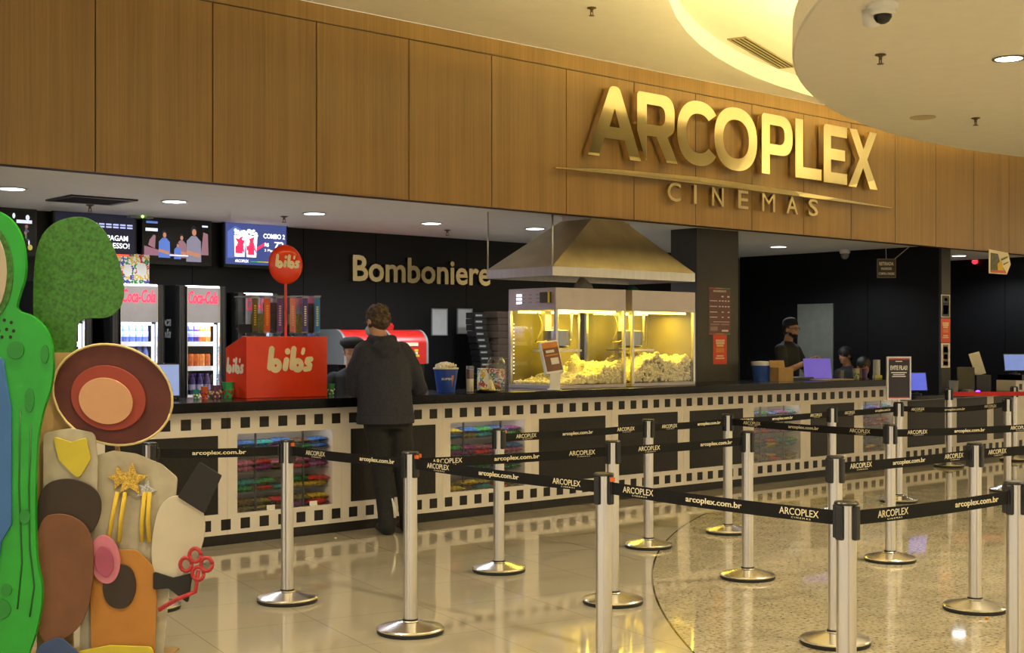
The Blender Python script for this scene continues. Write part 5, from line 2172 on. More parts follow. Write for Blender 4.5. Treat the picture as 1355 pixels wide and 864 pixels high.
# ------------------------------------------------------------------ right-hand till area
m_ = MB()
m_.lathe([(0, .0005), (.085, .0005), (.11, .17), (.107, .17), (.083, .006), (0, .006)], (0, 0, 0), 28)
t = thing('tub', 'blue tub with white rim on the counter right of the wide pillar', 'tub', (12.02, .62, TOP))
m_.build('body', mat('tub_blue', (.03, .09, .45), .4), t, smooth=35, world=False)
m_ = MB()
m_.lathe([(0, .171), (.116, .171), (.118, .215), (0, .22)], (0, 0, 0), 28)
m_.build('lid', white_pl, t, smooth=35, world=False)
t = thing('open_carton', 'open brown cardboard box on the counter right of the wide pillar', 'box', (12.10, .40, TOP), math.radians(-10))
m_ = MB()
for q in ((-.11, .11, -.07, -.064), (-.11, .11, .064, .07), (-.11, -.104, -.064, .064), (.104, .11, -.064, .064)):
    m_.box(*q, .0005, .15)
m_.box(-.104, .104, -.064, .064, .0005, .006)
m_.build('carton', cardboard, t, world=False)
m_ = MB()
m_.box(-.11, .11, 0, .006, 0, .08, M=T((0, .066, .15)) @ R(-12, 'X'))
m_.build('flap', cardboard, t, world=False)

p = atY(1083, 488, .45)
t = thing('tilted_screen', 'purple glowing back of a tilted screen in front of the man in the beanie', 'screen', (p.x, .45, TOP), math.radians(-38))
M = T((0, 0, .012)) @ R(-16, 'X')
m_ = MB()
m_.box(-.16, .16, 0, .015, 0, .24, M=M)
m_.build('lid', scr_purple, t, bevel=.004, world=False)
m_ = MB()
m_.box(-.16, .16, .0, .22, .0005, .012)
m_.build('keyboard_base', black_plastic, t, bevel=.003, world=False)

grey_cup = mat('cup_grey', (.14, .13, .13), .5)
for px, py, r, h, c, lab in ((1113, 498, .036, .10, grey_cup, 'grey cup beside the purple screen'), (1133, 497, .040, .115, mat('cup_cream', (.55, .5, .33), .5), 'cream and green cup in the middle of the counter cup row'),
                             (1144, 497, .034, .11, mat('cup_violet', (.08, .05, .18), .5), 'dark violet cup right of the cream and green cup')):
    p = atY(px, py, .40)
    cup('paper_cup', (p.x, .40, TOP), r * .8, r, h, (c, mat('ink_green', (0, 0, 0))), lab, deco=(px == 1133))
p = atY(1160, 490, .35)
t = thing('flask', 'tall pale flask with yellow foot on the counter near the framed notice', 'flask', (p.x, .35, TOP))
m_ = MB()
m_.lathe([(0, .001), (.05, .001), (.042, .05), (.042, .22), (0, .222)], (0, 0, 0), 20)
m_.build('body', mat('pale_grey', (.42, .42, .44), .35), t, smooth=35, world=False)
m_ = MB()
m_.box(-.12, .03, -.06, -.045, .0005, .035)
m_.build('yellow_foot', mat('foot_yellow', (.62, .56, .05), .5), t, bevel=.004, world=False)
m_ = MB()
m_.box(-.28, .25, -.12, .12, .0005, .012)
o = m_.build('keyboard_tray', mat('tray_tan', (.35, .28, .14), .5, var=.3), bevel=.003)
o.location = (atY(1100, 498, .2).x, .18, TOP)
tag(o, 'flat tan tray on the counter in front of the purple screen', 'tray')
m_ = MB()
m_.box(-.32, .32, -.13, .13, .0005, .03)
o = m_.build('cash_drawer', black_plastic, bevel=.004)
o.location = (atY(1050, 496, .5).x, .58, TOP)
tag(o, 'flat black cash drawer on the counter before the man in the beanie', 'drawer')

LT = .845
p = atY(1214, 500, .2)
monitor((p.x, .2, LT), .26, .24, math.radians(-30), 12, 'blue glowing till screen just right of the framed notice', mat('screen_blue', (.05, .07, .35), .3, emit=(.07, .09, .48), estr=.8), .06)
p = atY(1278, 500, .25)
monitor((p.x, .25, LT), .22, .30, math.radians(-55), 10, 'dark till terminal right of the slim pillar', mat('screen_dim', (.05, .05, .045), .2), .05)
p = atY(1262, 505, .25)
cup('pen_pot', (p.x, .25, LT), .05, .06, .15, (grey_pl, grey_pl), 'dark pot on the low counter right of the slim pillar', 'pot', False)
for px, lab in ((1243 + 28, 'small white payment terminal on the low counter below the dark till screen'),):
    p = atY(px + 10, 508, .1)
    t = thing('payment_terminal', lab, 'terminal', (p.x, .1, LT), math.radians(-30))
    m_ = MB()
    m_.box(-.04, .04, -.08, .08, .0005, .04)
    m_.build('body', grey_pl, t, bevel=.006, world=False)
    m_ = MB()
    m_.box(-.032, .032, 0, .07, .0402, .042)
    m_.build('screen', white_pl, t, world=False)
p = atY(1299, 505, .20)
t = thing('tilted_card', 'tall white card leaning on a black box at the far right', 'card', (min(p.x, 16.52), .2, LT), math.radians(-35))
m_ = MB()
m_.box(-.10, .10, -.06, .10, .0005, .22)
m_.build('stand', black_plastic, t, bevel=.004, world=False)
m_ = MB()
m_.box(-.075, .075, 0, .012, 0, .30, M=T((-.01, .0, .222)) @ R(-10, 'X') @ R(-14, 'Y'))
m_.build('card', mat('card_white', (.62, .60, .50), .5), t, world=False)
p = atY(1339, 480, .12)
monitor((p.x + .1, .12, TOP), .33, .24, math.radians(-38), 12, 'pale blue tilted monitor on the end counter at the right edge', mat('screen_pb', (.10, .15, .36), .3, emit=(.13, .19, .46), estr=.7), .06)
m_ = MB()
m_.lathe([(0, .0005), (.028, .0005), (.028, .02), (0, .03)], (0, 0, 0), 14)
o = m_.build('indicator_light', mat('violet_led', (.2, .05, .9), .3, emit=(.25, .05, 1), estr=2.5), smooth=40)
o.location = (atY(1294, 517, .1).x, .1, LT)
tag(o, 'small violet glowing light on the low counter behind the red belt', 'light')

# grey service door on the side wall
A_, B_ = atX(1056, 440, 15.52), atX(1103, 440, 15.52)
m_ = MB()
dz = 2.10
m_.box(15.505, 15.53, B_.y, A_.y, 0, atX(1080, 402, 15.52).z)
d1 = m_.build('door_1', mat('door_grey', (.16, .17, .14), .35, var=.1), bevel=.003)
struct(d1)
m_ = MB()
m_.tube([(15.49, B_.y + .08, 1.0), (15.49, B_.y + .08, 1.12)], .012, 10)
m_.build('door_handle', steel, d1)
# ------------------------------------------------------------------ people
skin = mat('skin', (.50, .27, .17), .5, var=.08, scale=20)
skin_dark = mat('skin_tan', (.36, .19, .11), .5, var=.08, scale=20)
hair_brown = mat('hair_brown', (.050, .030, .016), .6, var=.5, scale=90, bump=1.0, bscale=70)
hair_black = mat('hair_black', (.008, .007, .006), .5, var=.3, scale=80, bump=.8, bscale=80)
navy = mat('hoodie_navy', (.019, .021, .036), .9, var=.25, scale=60, bump=.25, bscale=25)
trouser = mat('trouser_black', (.013, .013, .016), .9, var=.25, scale=50, bump=.25, bscale=18)
tee = mat('tee_black', (.010, .011, .013), .9, var=.2, scale=40, bump=.2, bscale=20)
eye_w = mat('eye_white', (.7, .68, .64), .3)


def head_parts(mb_, c, H, fdir, up):
    """skull, jaw, nose and ears round centre c; fdir = facing, up = crown direction"""
    f = fdir.normalized()
    u = (up - f * up.dot(f)).normalized()
    s = u.cross(f)
    B = Matrix((f, s, u)).transposed().to_4x4()       # local x = forward, y = left, z = up

    def e(p, r):
        mb_.ell(c + B.to_3x3() @ Vector(p), r, B, 3)
    k = H / .235
    e((-.010 * k, 0, .030 * k), (.096 * k, .076 * k, .088 * k))
    e((.022 * k, 0, -.035 * k), (.068 * k, .060 * k, .078 * k))
    e((.055 * k, 0, -.082 * k), (.030 * k, .034 * k, .026 * k))
    e((.092 * k, 0, -.020 * k), (.018 * k, .013 * k, .020 * k))
    e((.086 * k, 0, .002 * k), (.014 * k, .010 * k, .026 * k))
    e((.080 * k, 0, -.058 * k), (.012 * k, .024 * k, .007 * k))
    e((.078 * k, 0, -.069 * k), (.012 * k, .020 * k, .007 * k))
    for q in (-1, 1):
        e((-.012 * k, q * .077 * k, -.012 * k), (.020 * k, .009 * k, .030 * k))
        e((.070 * k, q * .030 * k, .022 * k), (.014 * k, .024 * k, .008 * k))
    return B, k


def face_parts(c, B, k, root, body, brow):
    B3 = B.to_3x3()
    for q in (-1, 1):
        m_ = MB()
        m_.ell(c + B3 @ Vector((.076 * k, q * .030 * k, .004 * k)), (.010 * k, .013 * k, .008 * k), B, 2)
        ey = m_.build('eye', eye_w, body, smooth=True)
        m_ = MB()
        m_.ell(c + B3 @ Vector((.085 * k, q * .030 * k, .004 * k)), (.003 * k, .006 * k, .006 * k), B, 2)
        m_.build('iris', hair_black, ey, smooth=True)
        m_ = MB()
        m_.ell(c + B3 @ Vector((.084 * k, q * .031 * k, .026 * k)), (.007 * k, .020 * k, .004 * k), B, 2)
        m_.build('eyebrow', brow, body, smooth=True)
    m_ = MB()
    m_.ell(c + B3 @ Vector((.088 * k, 0, -.063 * k)), (.006 * k, .022 * k, .006 * k), B, 2)
    m_.build('lips', mat('lips', (.34, .12, .09), .5), body, smooth=True)


def hand(mb_, wrist, fdir, palm_n, side, curl=.5, s=1.0):
    """palm, four unequal curled fingers and a side thumb; fdir = towards fingertips, palm_n = out of the palm, side = +1/-1 thumb side"""
    f = fdir.normalized()
    n = (palm_n - f * palm_n.dot(f)).normalized()
    t = n.cross(f) * side
    B = Matrix((f, t, n)).transposed().to_4x4()
    mb_.limb([(wrist - f * .02, .026 * s), (wrist + f * .02, .026 * s)], 10)
    mb_.ell(wrist + f * .055 * s, (.050 * s, .042 * s, .017 * s), B, 3)
    for i, L_ in enumerate((.072, .080, .074, .060)):
        base = wrist + f * .090 * s + t * (.030 - .020 * i) * s
        p, d = base, f.copy()
        ch = [(base - f * .02, .0095 * s), (base, .0095 * s)]
        for j, fr in enumerate((.45, .32, .23)):
            a = curl * (.5 + .35 * j)
            d = (d * math.cos(a) + n * math.sin(a)).normalized()
            p = p + d * L_ * fr * s
            ch.append((p, (.0088 - .0008 * j) * s))
        mb_.limb(ch, 8)
    b0 = wrist + f * .030 * s + t * .034 * s
    d = (t * .75 + f * .6 + n * .25).normalized()
    p1 = b0 + d * .035 * s
    p2 = p1 + (f * .8 + t * .25 + n * .35).normalized() * .032 * s
    mb_.limb([(b0 - t * .015, .012 * s), (p1, .0105 * s), (p2, .0085 * s)], 8)


# --- customer, seen from behind (local axes: X to the picture's right, Y away from the camera)
RV = VIEW - PI / 2
base = view((515 - 677.5) / 1750 * 10.29, 10.29, 0)
cust = thing('person', 'standing customer in dark hoodie and trousers, seen from behind, leaning to the counter', 'person', base, RV)
F = Vector((-.42, .91, 0)).normalized()
LS = Vector((-F.y, F.x, 0))          # his left
nk = Vector((-.055, .03, 1.50))
lsh, rsh = nk + LS * .165 + Vector((0, 0, -.075)), nk - LS * .175 + Vector((0, 0, -.075))
lel, rel = Vector((-.275, .02, 1.135)), Vector((.215, .19, 1.13))
lwr, rwr = Vector((-.20, .29, 1.125)), Vector((.02, .42, 1.125))
hc = Vector((-.105, .055, 1.655))
hf = Vector((-.62, .72, -.30)).normalized()
hu = Vector((-.15, .25, .95)).normalized()
hipL, hipR = Vector((-.105, -.02, .92)), Vector((.075, .06, .92))
knL, knR = Vector((-.06, .02, .50)), Vector((.105, .09, .50))
anL, anR = Vector((-.015, -.01, .09)), Vector((.135, .12, .09))
an = math.atan2(LS.y, LS.x)
body = MB()
B, k = head_parts(body, hc, .235, hf, hu)
body.limb([(hc + Vector((.01, -.03, -.06)), .058), (nk + Vector((0, 0, -.03)), .062)])
body.loft([((-.045, .02, .90), .15, .10, an), ((-.045, .02, 1.1), .14, .095, an), ((-.05, .02, 1.3), .16, .10, an), ((-.055, .03, 1.46), .12, .075, an)])
for ch in ([(lsh, .05), (lel, .042), (lwr, .030)], [(rsh, .05), (rel, .042), (rwr, .030)],
           [(hipL, .085), (knL, .058), (anL, .040)], [(hipR, .085), (knR, .058), (anR, .040)],
           [(anL, .04), (anL + F * .12 + Vector((0, 0, -.05)), .03)], [(anR, .04), (anR + F * .12 + Vector((0, 0, -.05)), .03)]):
    body.limb(ch)
hand(body, lwr, Vector((.15, .95, -.1)), Vector((.3, 0, -1)), 1, .45)
hand(body, rwr, Vector((-.75, .6, -.05)), Vector((-.2, 0, -1)), -1, .45)
bo = body.build('body', skin, cust, remesh=.0065, world=False)
face_parts(hc, B, k, cust, bo, hair_brown)
B3 = B.to_3x3()
hr = MB()
hr.ell(hc + B3 @ Vector((-.022, 0, .040)), (.104, .086, .092), B, 4)
hr.ell(hc + B3 @ Vector((-.052, 0, -.010)), (.066, .076, .080), B, 4)
rnd = random.Random(2)
for _ in range(170):
    v = Vector((rnd.gauss(0, 1), rnd.gauss(0, 1), rnd.gauss(.4, 1)))
    v.normalize()
    if v.x > .55 or v.z < -.75 or (v.x > .15 and v.z < .25):
        continue
    r_ = rnd.uniform(.011, .020)
    v *= rnd.uniform(1.0, 1.10)
    hr.ell(hc + B3 @ Vector((-.026 + v.x * .096, v.y * .080, .030 + v.z * .092 - (.02 if v.z < 0 else 0))), (r_, r_, r_), None, 1)
hr.build('hair', hair_brown, cust, remesh=.0045, sm_iter=1, world=False)
# glasses arm and mask loop at the left cheek
m_ = MB()
m_.tube([hc + B3 @ Vector(q) for q in ((.085, .040, .008), (.06, .074, .008), (.0, .080, .008), (-.018, .084, -.004))], .0022, 8)
m_.tube([hc + B3 @ Vector((.088 + .0 * math.cos(a), .030 + .020 * math.cos(a), .004 + .015 * math.sin(a))) for a in [2 * PI * q / 14 for q in range(15)]], .0018, 6)
m_.tube([hc + B3 @ Vector((.088 + .0 * math.cos(a), -.030 + .020 * math.cos(a), .004 + .015 * math.sin(a))) for a in [2 * PI * q / 14 for q in range(15)]], .0018, 6)
m_.build('glasses', black_plastic, cust, smooth=True, world=False)
m_ = MB()
m_.ell(hc + B3 @ Vector((.062, 0, -.052)), (.050, .066, .050), B, 3)
m_.build('face_mask', mat('mask_blue', (.42, .50, .62), .8), cust, smooth=True, world=False)
# hoodie
hd = MB()
hd.loft([((-.03, .015, .865), .222, .155, an), ((-.03, .015, .93), .226, .160, an), ((-.035, .015, 1.05), .218, .155, an), ((-.045, .02, 1.20), .222, .150, an),
         ((-.052, .025, 1.34), .222, .140, an), ((-.055, .028, 1.43), .195, .120, an), ((-.056, .03, 1.485), .125, .095, an), ((-.06, .03, 1.525), .082, .080, an)], 32)
hd.limb([(lsh + Vector((.02, 0, -.01)), .092), (lsh * .5 + lel * .5 + Vector((-.02, -.01, .0)), .080), (lel, .074), (lel * .45 + lwr * .55, .060), (lwr - (lwr - lel).normalized() * .03, .046)])
hd.limb([(rsh + Vector((-.02, 0, -.01)), .092), (rsh * .5 + rel * .5 + Vector((.01, 0, 0)), .080), (rel, .074), (rel * .45 + rwr * .55, .060), (rwr - (rwr - rel).normalized() * .03, .046)])
# hood folded on the back
for q in range(24):
    b_ = 2 * PI * q / 24
    dirn = F * math.cos(b_) + LS * math.sin(b_)
    back = .5 - .5 * math.cos(b_)
    c_ = Vector((-.062, .030, 1.530 - .030 * back)) + dirn * (.078 + .014 * back)
    r_ = .030 + .012 * back
    hd.ell(c_, (r_, r_, r_ * (1 + .25 * back)), None, 2)
hd.ell(Vector((-.06, .03, 1.462)) - F * .112, (.120, .050, .060), Matrix.Rotation(an, 4, 'Z'), 3)
hd.ell(Vector((-.06, .03, 1.410)) - F * .118, (.085, .040, .050), Matrix.Rotation(an, 4, 'Z'), 3)
ho = hd.build('hoodie', navy, cust, remesh=.011, sm_iter=6, world=False)
tx = bpy.data.textures.new('folds', 'CLOUDS')
tx.noise_scale = .16
dm = ho.modifiers.new('folds', 'DISPLACE')
dm.texture = tx
dm.strength = .028
dm.mid_level = .5
m_ = MB()
m_.loft([((-.03, .015, .862), .226, .159, an), ((-.03, .015, .868), .232, .166, an), ((-.03, .015, .915), .234, .168, an), ((-.03, .015, .925), .229, .163, an)], 40)
m_.build('hem_band', navy, ho, smooth=40, world=False)
# trousers
tr = MB()
tr.loft([((-.02, .015, 1.0), .165, .115, an), ((-.02, .015, .92), .182, .128, an), ((-.02, .02, .82), .185, .125, an)], 28)
for hp_, kn, anq, s_ in ((hipL, knL, anL, -1), (hipR, knR, anR, 1)):
    tr.limb([(hp_ + Vector((0, 0, -.02)), .100), (hp_ * .5 + kn * .5, .092), (kn, .080), (kn * .5 + anq * .5, .074), (anq + Vector((0, 0, .03)), .072), (anq + Vector((0, 0, -.03)), .070)])
to_ = tr.build('trousers', trouser, cust, remesh=.011, sm_iter=6, world=False)
dm = to_.modifiers.new('folds', 'DISPLACE')
dm.texture = tx
dm.strength = .028
dm.mid_level = .5
m_ = MB()
pz_ = [anL + Vector((.066, -.058, .05)), anL + Vector((.062, -.060, .13)), anL + Vector((.044, -.072, .20))]
m_.tube(pz_, [.010, .013, .005], 10)
m_.build('white_stripe', white_pl, to_, smooth=True, world=False)
for a_ in (anL, anR):
    sh = MB()
    side_ = LS
    sh.limb([(a_ + Vector((0, 0, -.025)) - F * .025, .050), (a_ + F * .06 + Vector((0, 0, -.038)), .046), (a_ + F * .15 + Vector((0, 0, -.048)), .040), (a_ + F * .19 + Vector((0, 0, -.055)), .033)])
    vs = [v for v in sh.bm.verts]
    for v in vs:
        if v.co.z < .012:
            v.co.z = .012
    so = sh.build('shoe', mat('shoe_black', (.012, .011, .010), .5, bump=.2), cust, remesh=.006, world=False)
    for v in so.data.vertices:
        v.co.z = max(v.co.z, .004)


def bust(name, lab, px, ytop, yplane, H, fdeg, tilt, sk, hairm, kind, seat_z=None, arms=None, tone=tee):
    """staff behind the counter: head, torso, arms and legs down to the floor (or a stool)"""
    c = atY(px, ytop, yplane)
    zt_ = c.z
    root = thing('person', lab, 'person', (c.x, c.y, 0), math.radians(fdeg))
    hc_ = Vector((0, 0, zt_ - H * .53))
    f = Vector((math.cos(math.radians(tilt)), 0, -math.sin(math.radians(tilt))))
    u = Vector((math.sin(math.radians(tilt)), 0, math.cos(math.radians(tilt))))
    nk_ = Vector((-.05, 0, zt_ - H * 1.25))
    sh_z = nk_.z - .06
    hip_z = max(.45, sh_z - .52)
    b_ = MB()
    BB, kk = head_parts(b_, hc_, H, f, u)
    b_.limb([(hc_ + Vector((-.02, 0, -.06)), .055), (nk_ + Vector((0, 0, -.02)), .060)])
    b_.loft([((-.05, 0, hip_z), .10, .15, 0), ((-.05, 0, hip_z + .2), .09, .14, 0), ((-.05, 0, sh_z - .08), .10, .16, 0), ((-.05, 0, sh_z + .04), .07, .11, 0)])
    cl = MB()
    cl.loft([((-.05, 0, hip_z - .06), .135, .185, 0), ((-.05, 0, hip_z + .15), .125, .175, 0), ((-.05, 0, sh_z - .15), .130, .190, 0), ((-.05, 0, sh_z), .110, .185, 0),
             ((-.05, 0, sh_z + .045), .080, .12, 0), ((-.05, 0, nk_.z + .02), .064, .068, 0)], 28)
    for q in (1, -1):
        s0 = Vector((-.05, q * .185, sh_z - .03))
        el, wr = arms[0 if q > 0 else 1]
        el = Vector((el[0], el[1], sh_z + el[2]))
        wr = Vector((wr[0], wr[1], sh_z + wr[2]))
        b_.limb([(s0, .05), (el, .042), (wr, .028)])
        m2 = s0 * .25 + el * .75
        cl.limb([(s0 + Vector((0, -q * .02, 0)), .078), (s0 * .5 + el * .5, .066), (m2, .062)])
        hand(b_, wr, Vector((.7, -q * .35, .25)), Vector((0, -q * 1.0, -.15)), -q, .5)
        b_.limb([(Vector((-.05, q * .09, hip_z)), .085), (Vector((.0, q * .10, hip_z * .52)), .06), (Vector((-.03, q * .10, .08)), .045), (Vector((.10, q * .11, .04)), .035)])
    bo_ = b_.build('body', sk, root, remesh=.0065, world=False)
    face_parts(hc_, BB, kk, root, bo_, hairm)
    co = cl.build('shirt', tone, root, remesh=.010, world=False)
    tr_ = MB()
    for q in (1, -1):
        tr_.limb([(Vector((-.05, q * .09, hip_z)), .105), (Vector((.0, q * .10, hip_z * .52)), .078), (Vector((-.03, q * .10, .12)), .065)])
    tr_.build('trousers', trouser, root, remesh=.012, world=False)
    for q in (1, -1):
        s_ = MB()
        s_.limb([(Vector((-.05, q * .10, .055)), .045), (Vector((.06, q * .105, .047)), .042), (Vector((.14, q * .11, .04)), .034)])
        s_.build('shoe', mat('shoe_black', (0, 0, 0)), root, remesh=.007, world=False)
    B3_ = BB.to_3x3()
    h_ = MB()
    h_.ell(hc_ + B3_ @ (Vector((-.014, 0, .042)) if kind == 'none' else Vector((-.026, 0, .030))), (.100, .085, .088) if kind == 'none' else (.092, .082, .086), BB, 4)
    h_.ell(hc_ + B3_ @ Vector((-.050, 0, -.020)), (.058, .074, .070), BB, 4)
    h_.build('hair', hairm, root, remesh=.006, world=False)
    if kind == 'beret':
        m_ = MB()
        M_ = T(hc_ + B3_ @ Vector((-.02, .0, .066))) @ BB @ R(-8, 'Y')
        m_.lathe([(0, -.035), (.075, -.035), (.088, -.020), (.112, .008), (.108, .034), (.075, .055), (.03, .064), (0, .066)], (0, 0, 0), 32, M=M_)
        m_.build('beret', mat('beret_black', (.008, .008, .009), .9, bump=.3), root, smooth=True, world=False)
    elif kind == 'beanie':
        m_ = MB()
        M_ = T(hc_ + B3_ @ Vector((-.016, 0, .040))) @ BB @ R(-10, 'Y')
        m_.lathe([(0, -.010), (.088, -.010), (.097, .0), (.097, .030), (.090, .036), (.088, .060), (.066, .088), (.03, .104), (0, .108)], (0, 0, 0), 32, M=M_ @ Matrix.Diagonal((1.05, .92, 1, 1)))
        m_.build('beanie', mat('beanie_black', (.012, .014, .016), .9, bump=.5, bscale=120), root, smooth=True, world=False)
        m_ = MB()
        m_.ell(hc_ + B3_ @ Vector((.048, 0, -.076)), (.042, .050, .036), BB, 3)
        m_.ell(hc_ + B3_ @ Vector((.02, 0, -.058)), (.044, .066, .040), BB, 3)
        m_.build('beard', hair_black, root, remesh=.006, world=False)
        m_ = MB()
        for q in (-1, 1):
            m_.tube([hc_ + B3_ @ Vector((.090, q * .031 + .021 * math.cos(a), .004 + .016 * math.sin(a))) for a in [2 * PI * j / 16 for j in range(17)]], .0028, 8)
            m_.tube([hc_ + B3_ @ Vector(p_) for p_ in ((.090, q * .050, .008), (.04, q * .074, .008), (-.01, q * .082, .004))], .0024, 8)
        m_.tube([hc_ + B3_ @ Vector((.092, q * .011, .006)) for q in (-1, 1)], .0024, 8)
        m_.build('glasses', black_plastic, root, smooth=True, world=False)
    return root


bust('x', 'cashier in black shirt and black beret, head bowed, between the red box and the customer', 466, 448, 1.10, .225, -125, 22, skin, hair_black, 'beret',
     arms=[((.04, .24, -.28), (.26, .10, -.30)), ((.04, -.24, -.28), (.26, -.10, -.30))])
bust('x', 'man in black beanie, glasses and beard standing with hands together behind the counter', 1047, 422, 1.30, .235, -85, 2, skin_dark, hair_black, 'beanie',
     arms=[((.06, .25, -.30), (.27, .07, -.17)), ((.06, -.25, -.30), (.27, -.05, -.17))])
bust('x', 'dark-haired person sitting low and turned away, right of the purple screen', 1118, 459, 1.70, .22, 165, 10, skin_dark, hair_black, 'none',
     arms=[((.02, .22, -.28), (.24, .12, -.28)), ((.02, -.22, -.28), (.24, -.12, -.28))])
bust('x', 'person sitting low behind the cups, only the face above the counter', 1143, 473, .92, .22, -120, 8, mat('skin_warm', (.45, .20, .10), .5), hair_black, 'none',
     arms=[((.02, .22, -.28), (.20, .12, -.32)), ((.02, -.22, -.28), (.20, -.12, -.32))])

# ------------------------------------------------------------------ free-standing board display at the left (plain coloured cut-out boards)
SD = 6.0
so_ = view((140 - 677.5) / 1750 * SD, SD, 0)
stand = thing('display_standee', 'tall free-standing display of coloured cut-out boards with a bright green frame', 'display', so_, RV)
sx = SD / 1750
q_ = lambda px, py: ((px - 140) * sx, CAMZ - (py - 452) * sx)
QP = lambda pts: [q_(*p_) for p_ in pts]
QR = lambda pts, n=6: rpoly([q_(p_[0], p_[1]) + ((p_[2] * sx,) if len(p_) > 2 else ()) for p_ in pts], n)


def QC(pts, it=3):
    p_ = [Vector(q_(*a_[:2])) for a_ in pts]
    for _k in range(it):
        p_ = [v for i_ in range(len(p_)) for v in (p_[i_] * .75 + p_[(i_ + 1) % len(p_)] * .25, p_[i_] * .25 + p_[(i_ + 1) % len(p_)] * .75)]
    return [(v.x, v.y) for v in p_]


def el_px(cx, cy, rx, ry, rot=0, n=40):
    c, s = math.cos(math.radians(rot)), math.sin(math.radians(rot))
    return [q_(cx + rx * math.cos(t) * c - ry * math.sin(t) * s, cy + rx * math.cos(t) * s + ry * math.sin(t) * c) for t in [2 * PI * k_ / n for k_ in range(n)]]


def board(name, poly, y, m, th=.012, label=None, parent=None):
    mb_ = MB()
    # poly in local XZ facing -Y
    a = [mb_.bm.verts.new((p_[0], y, p_[1])) for p_ in poly]
    f = mb_.bm.faces.new(a)
    r_ = bmesh.ops.extrude_face_region(mb_.bm, geom=[f])
    bmesh.ops.translate(mb_.bm, verts=[e for e in r_['geom'] if isinstance(e, bmesh.types.BMVert)], vec=(0, th, 0))
    o_ = mb_.build(name, m, parent or stand, bevel=.002, world=False)
    if label:
        o_['label'] = label
    return o_


g_bright = mat('board_green', (.015, .30, .020), .35, var=.12, scale=6)
g_dark = mat('board_leaf', (.035, .14, .014), .5, var=.45, scale=70)
maroon = mat('board_maroon', (.085, .017, .012), .7, var=.15)
tan_ = mat('board_tan', (.50, .27, .14), .6)
redor = mat('board_rust', (.26, .035, .018), .6)
ivory = mat('board_ivory', (.42, .38, .28), .7, var=.12, scale=12)
brown = mat('board_brown', (.14, .055, .022), .6, var=.15)
dkbrown = mat('board_dark_brown', (.03, .018, .012), .7)
amber = mat('board_amber', (.40, .17, .025), .6)
yellow = mat('board_yellow', (.48, .40, .03), .6)
boardblue = mat('board_blue', (.035, .13, .36), .6, var=.05)
boardblk = mat('board_black', (.012, .010, .009), .7)
goldglit = mat('board_gold', (.55, .36, .06), .4, .5, var=.6, scale=150)
pinkm = mat('board_pink', (.50, .16, .22), .6)
redm = mat('board_red', (.36, .02, .025), .6, var=.3, scale=60)

# bright green frame with round window and blue field
outer = QC([(-34, 270), (-34, 280), (8, 278), (38, 304), (47, 360), (34, 398), (32, 412), (56, 418), (78, 444), (82, 500), (62, 556), (57, 620), (57, 735), (68, 775), (60, 826), (44, 870), (44, 889), (40, 889), (-34, 889), (-34, 880)])
board('green_frame', outer, -.10, g_bright, .03, 'bright green moulded frame')
board('frame_ring', el_px(-8, 362, 37, 66), -.105, g_dark, .006)
board('round_window', el_px(-10, 362, 31, 60), -.110, mat('board_greige', (.42, .36, .27), .6), .006, 'beige round window')
board('blue_field', QR([(-34, 500), (-2, 476, 10), (16, 470, 8), (20, 500, 8), (27, 540, 8), (27, 690, 8), (14, 712, 10), (4, 790, 8), (-34, 800)], 6), -.112, boardblue, .013, 'plain blue field')
for px, py in ((8, 428), (17, 424), (26, 427), (10, 438), (20, 436), (29, 438), (14, 446), (25, 446)):
    board('speaker_hole', el_px(px, py, 2.2, 2.4, n=12), -.1015, boardblk, .003)
for a_, b_ in (((46, 430, 6), (70, 520, 20)), ((52, 560, 5), (66, 470, 5))):
    pass
for pts in ([(38, 540), (36, 640), (40, 740), (34, 800)], [(52, 560), (49, 640), (50, 720), (56, 770), (50, 810)]):
    m_ = MB()
    m_.tube([(q_(*p_)[0], -.101, q_(*p_)[1]) for p_ in pts], .004, 8)
    m_.build('moulded_line', mat('line_green', (.006, .10, .012), .5), stand, smooth=True, world=False)
for cx_, cy_, rx, ry in ((32, 463, 11, 12), (70, 468, 5, 12), (50, 528, 6, 16), (44, 680, 7, 10), (20, 775, 7, 8), (8, 800, 18, 14)):
    board('moulded_pad', el_px(cx_, cy_, rx, ry), -.106, mat('pad_green', (.012, .20, .018), .35), .008)
# textured leaf-green board at the top
board('cutout_panel', QC([(40, 350), (56, 298), (104, 282), (136, 300), (158, 350), (164, 396), (146, 422), (104, 420), (98, 440), (100, 500), (100, 504), (44, 504), (44, 500)]), .02, g_dark, .012, 'rough leaf-green rounded board')
# maroon round board with stitched edge
board('cutout_panel', el_px(151, 522, 81, 66, 18), -.02, maroon, .012, 'maroon oval board with stitched rim')
mb_ = MB()
el = el_px(151, 522, 80, 65, 18, 46)
mb_.tube([(p_[0], -.024 + .004 * (i_ % 2), p_[1]) for i_, p_ in enumerate(el + el[:1])], .0055, 8)
mb_.build('stitched_rim', mat('stitch', (.55, .45, .20), .7), stand, smooth=True, world=False)
board('cutout_panel', el_px(146, 526, 50, 42, 18), -.034, redor, .012, 'rust-red oval board')
board('cutout_panel', el_px(144, 530, 36, 30, 18), -.048, tan_, .012, 'plain tan oval board')
# body boards
board('cutout_panel', QR([(60, 572, 10), (96, 566, 8), (128, 572, 10), (132, 612, 14), (130, 690, 20), (60, 700)], 6), -.03, ivory, .012, 'ivory rounded board')
board('cutout_panel', QR([(74, 576, 4), (98, 584), (118, 578, 4), (124, 606, 6), (108, 634, 8), (82, 608, 6)], 6), -.044, yellow, .012, 'yellow board')


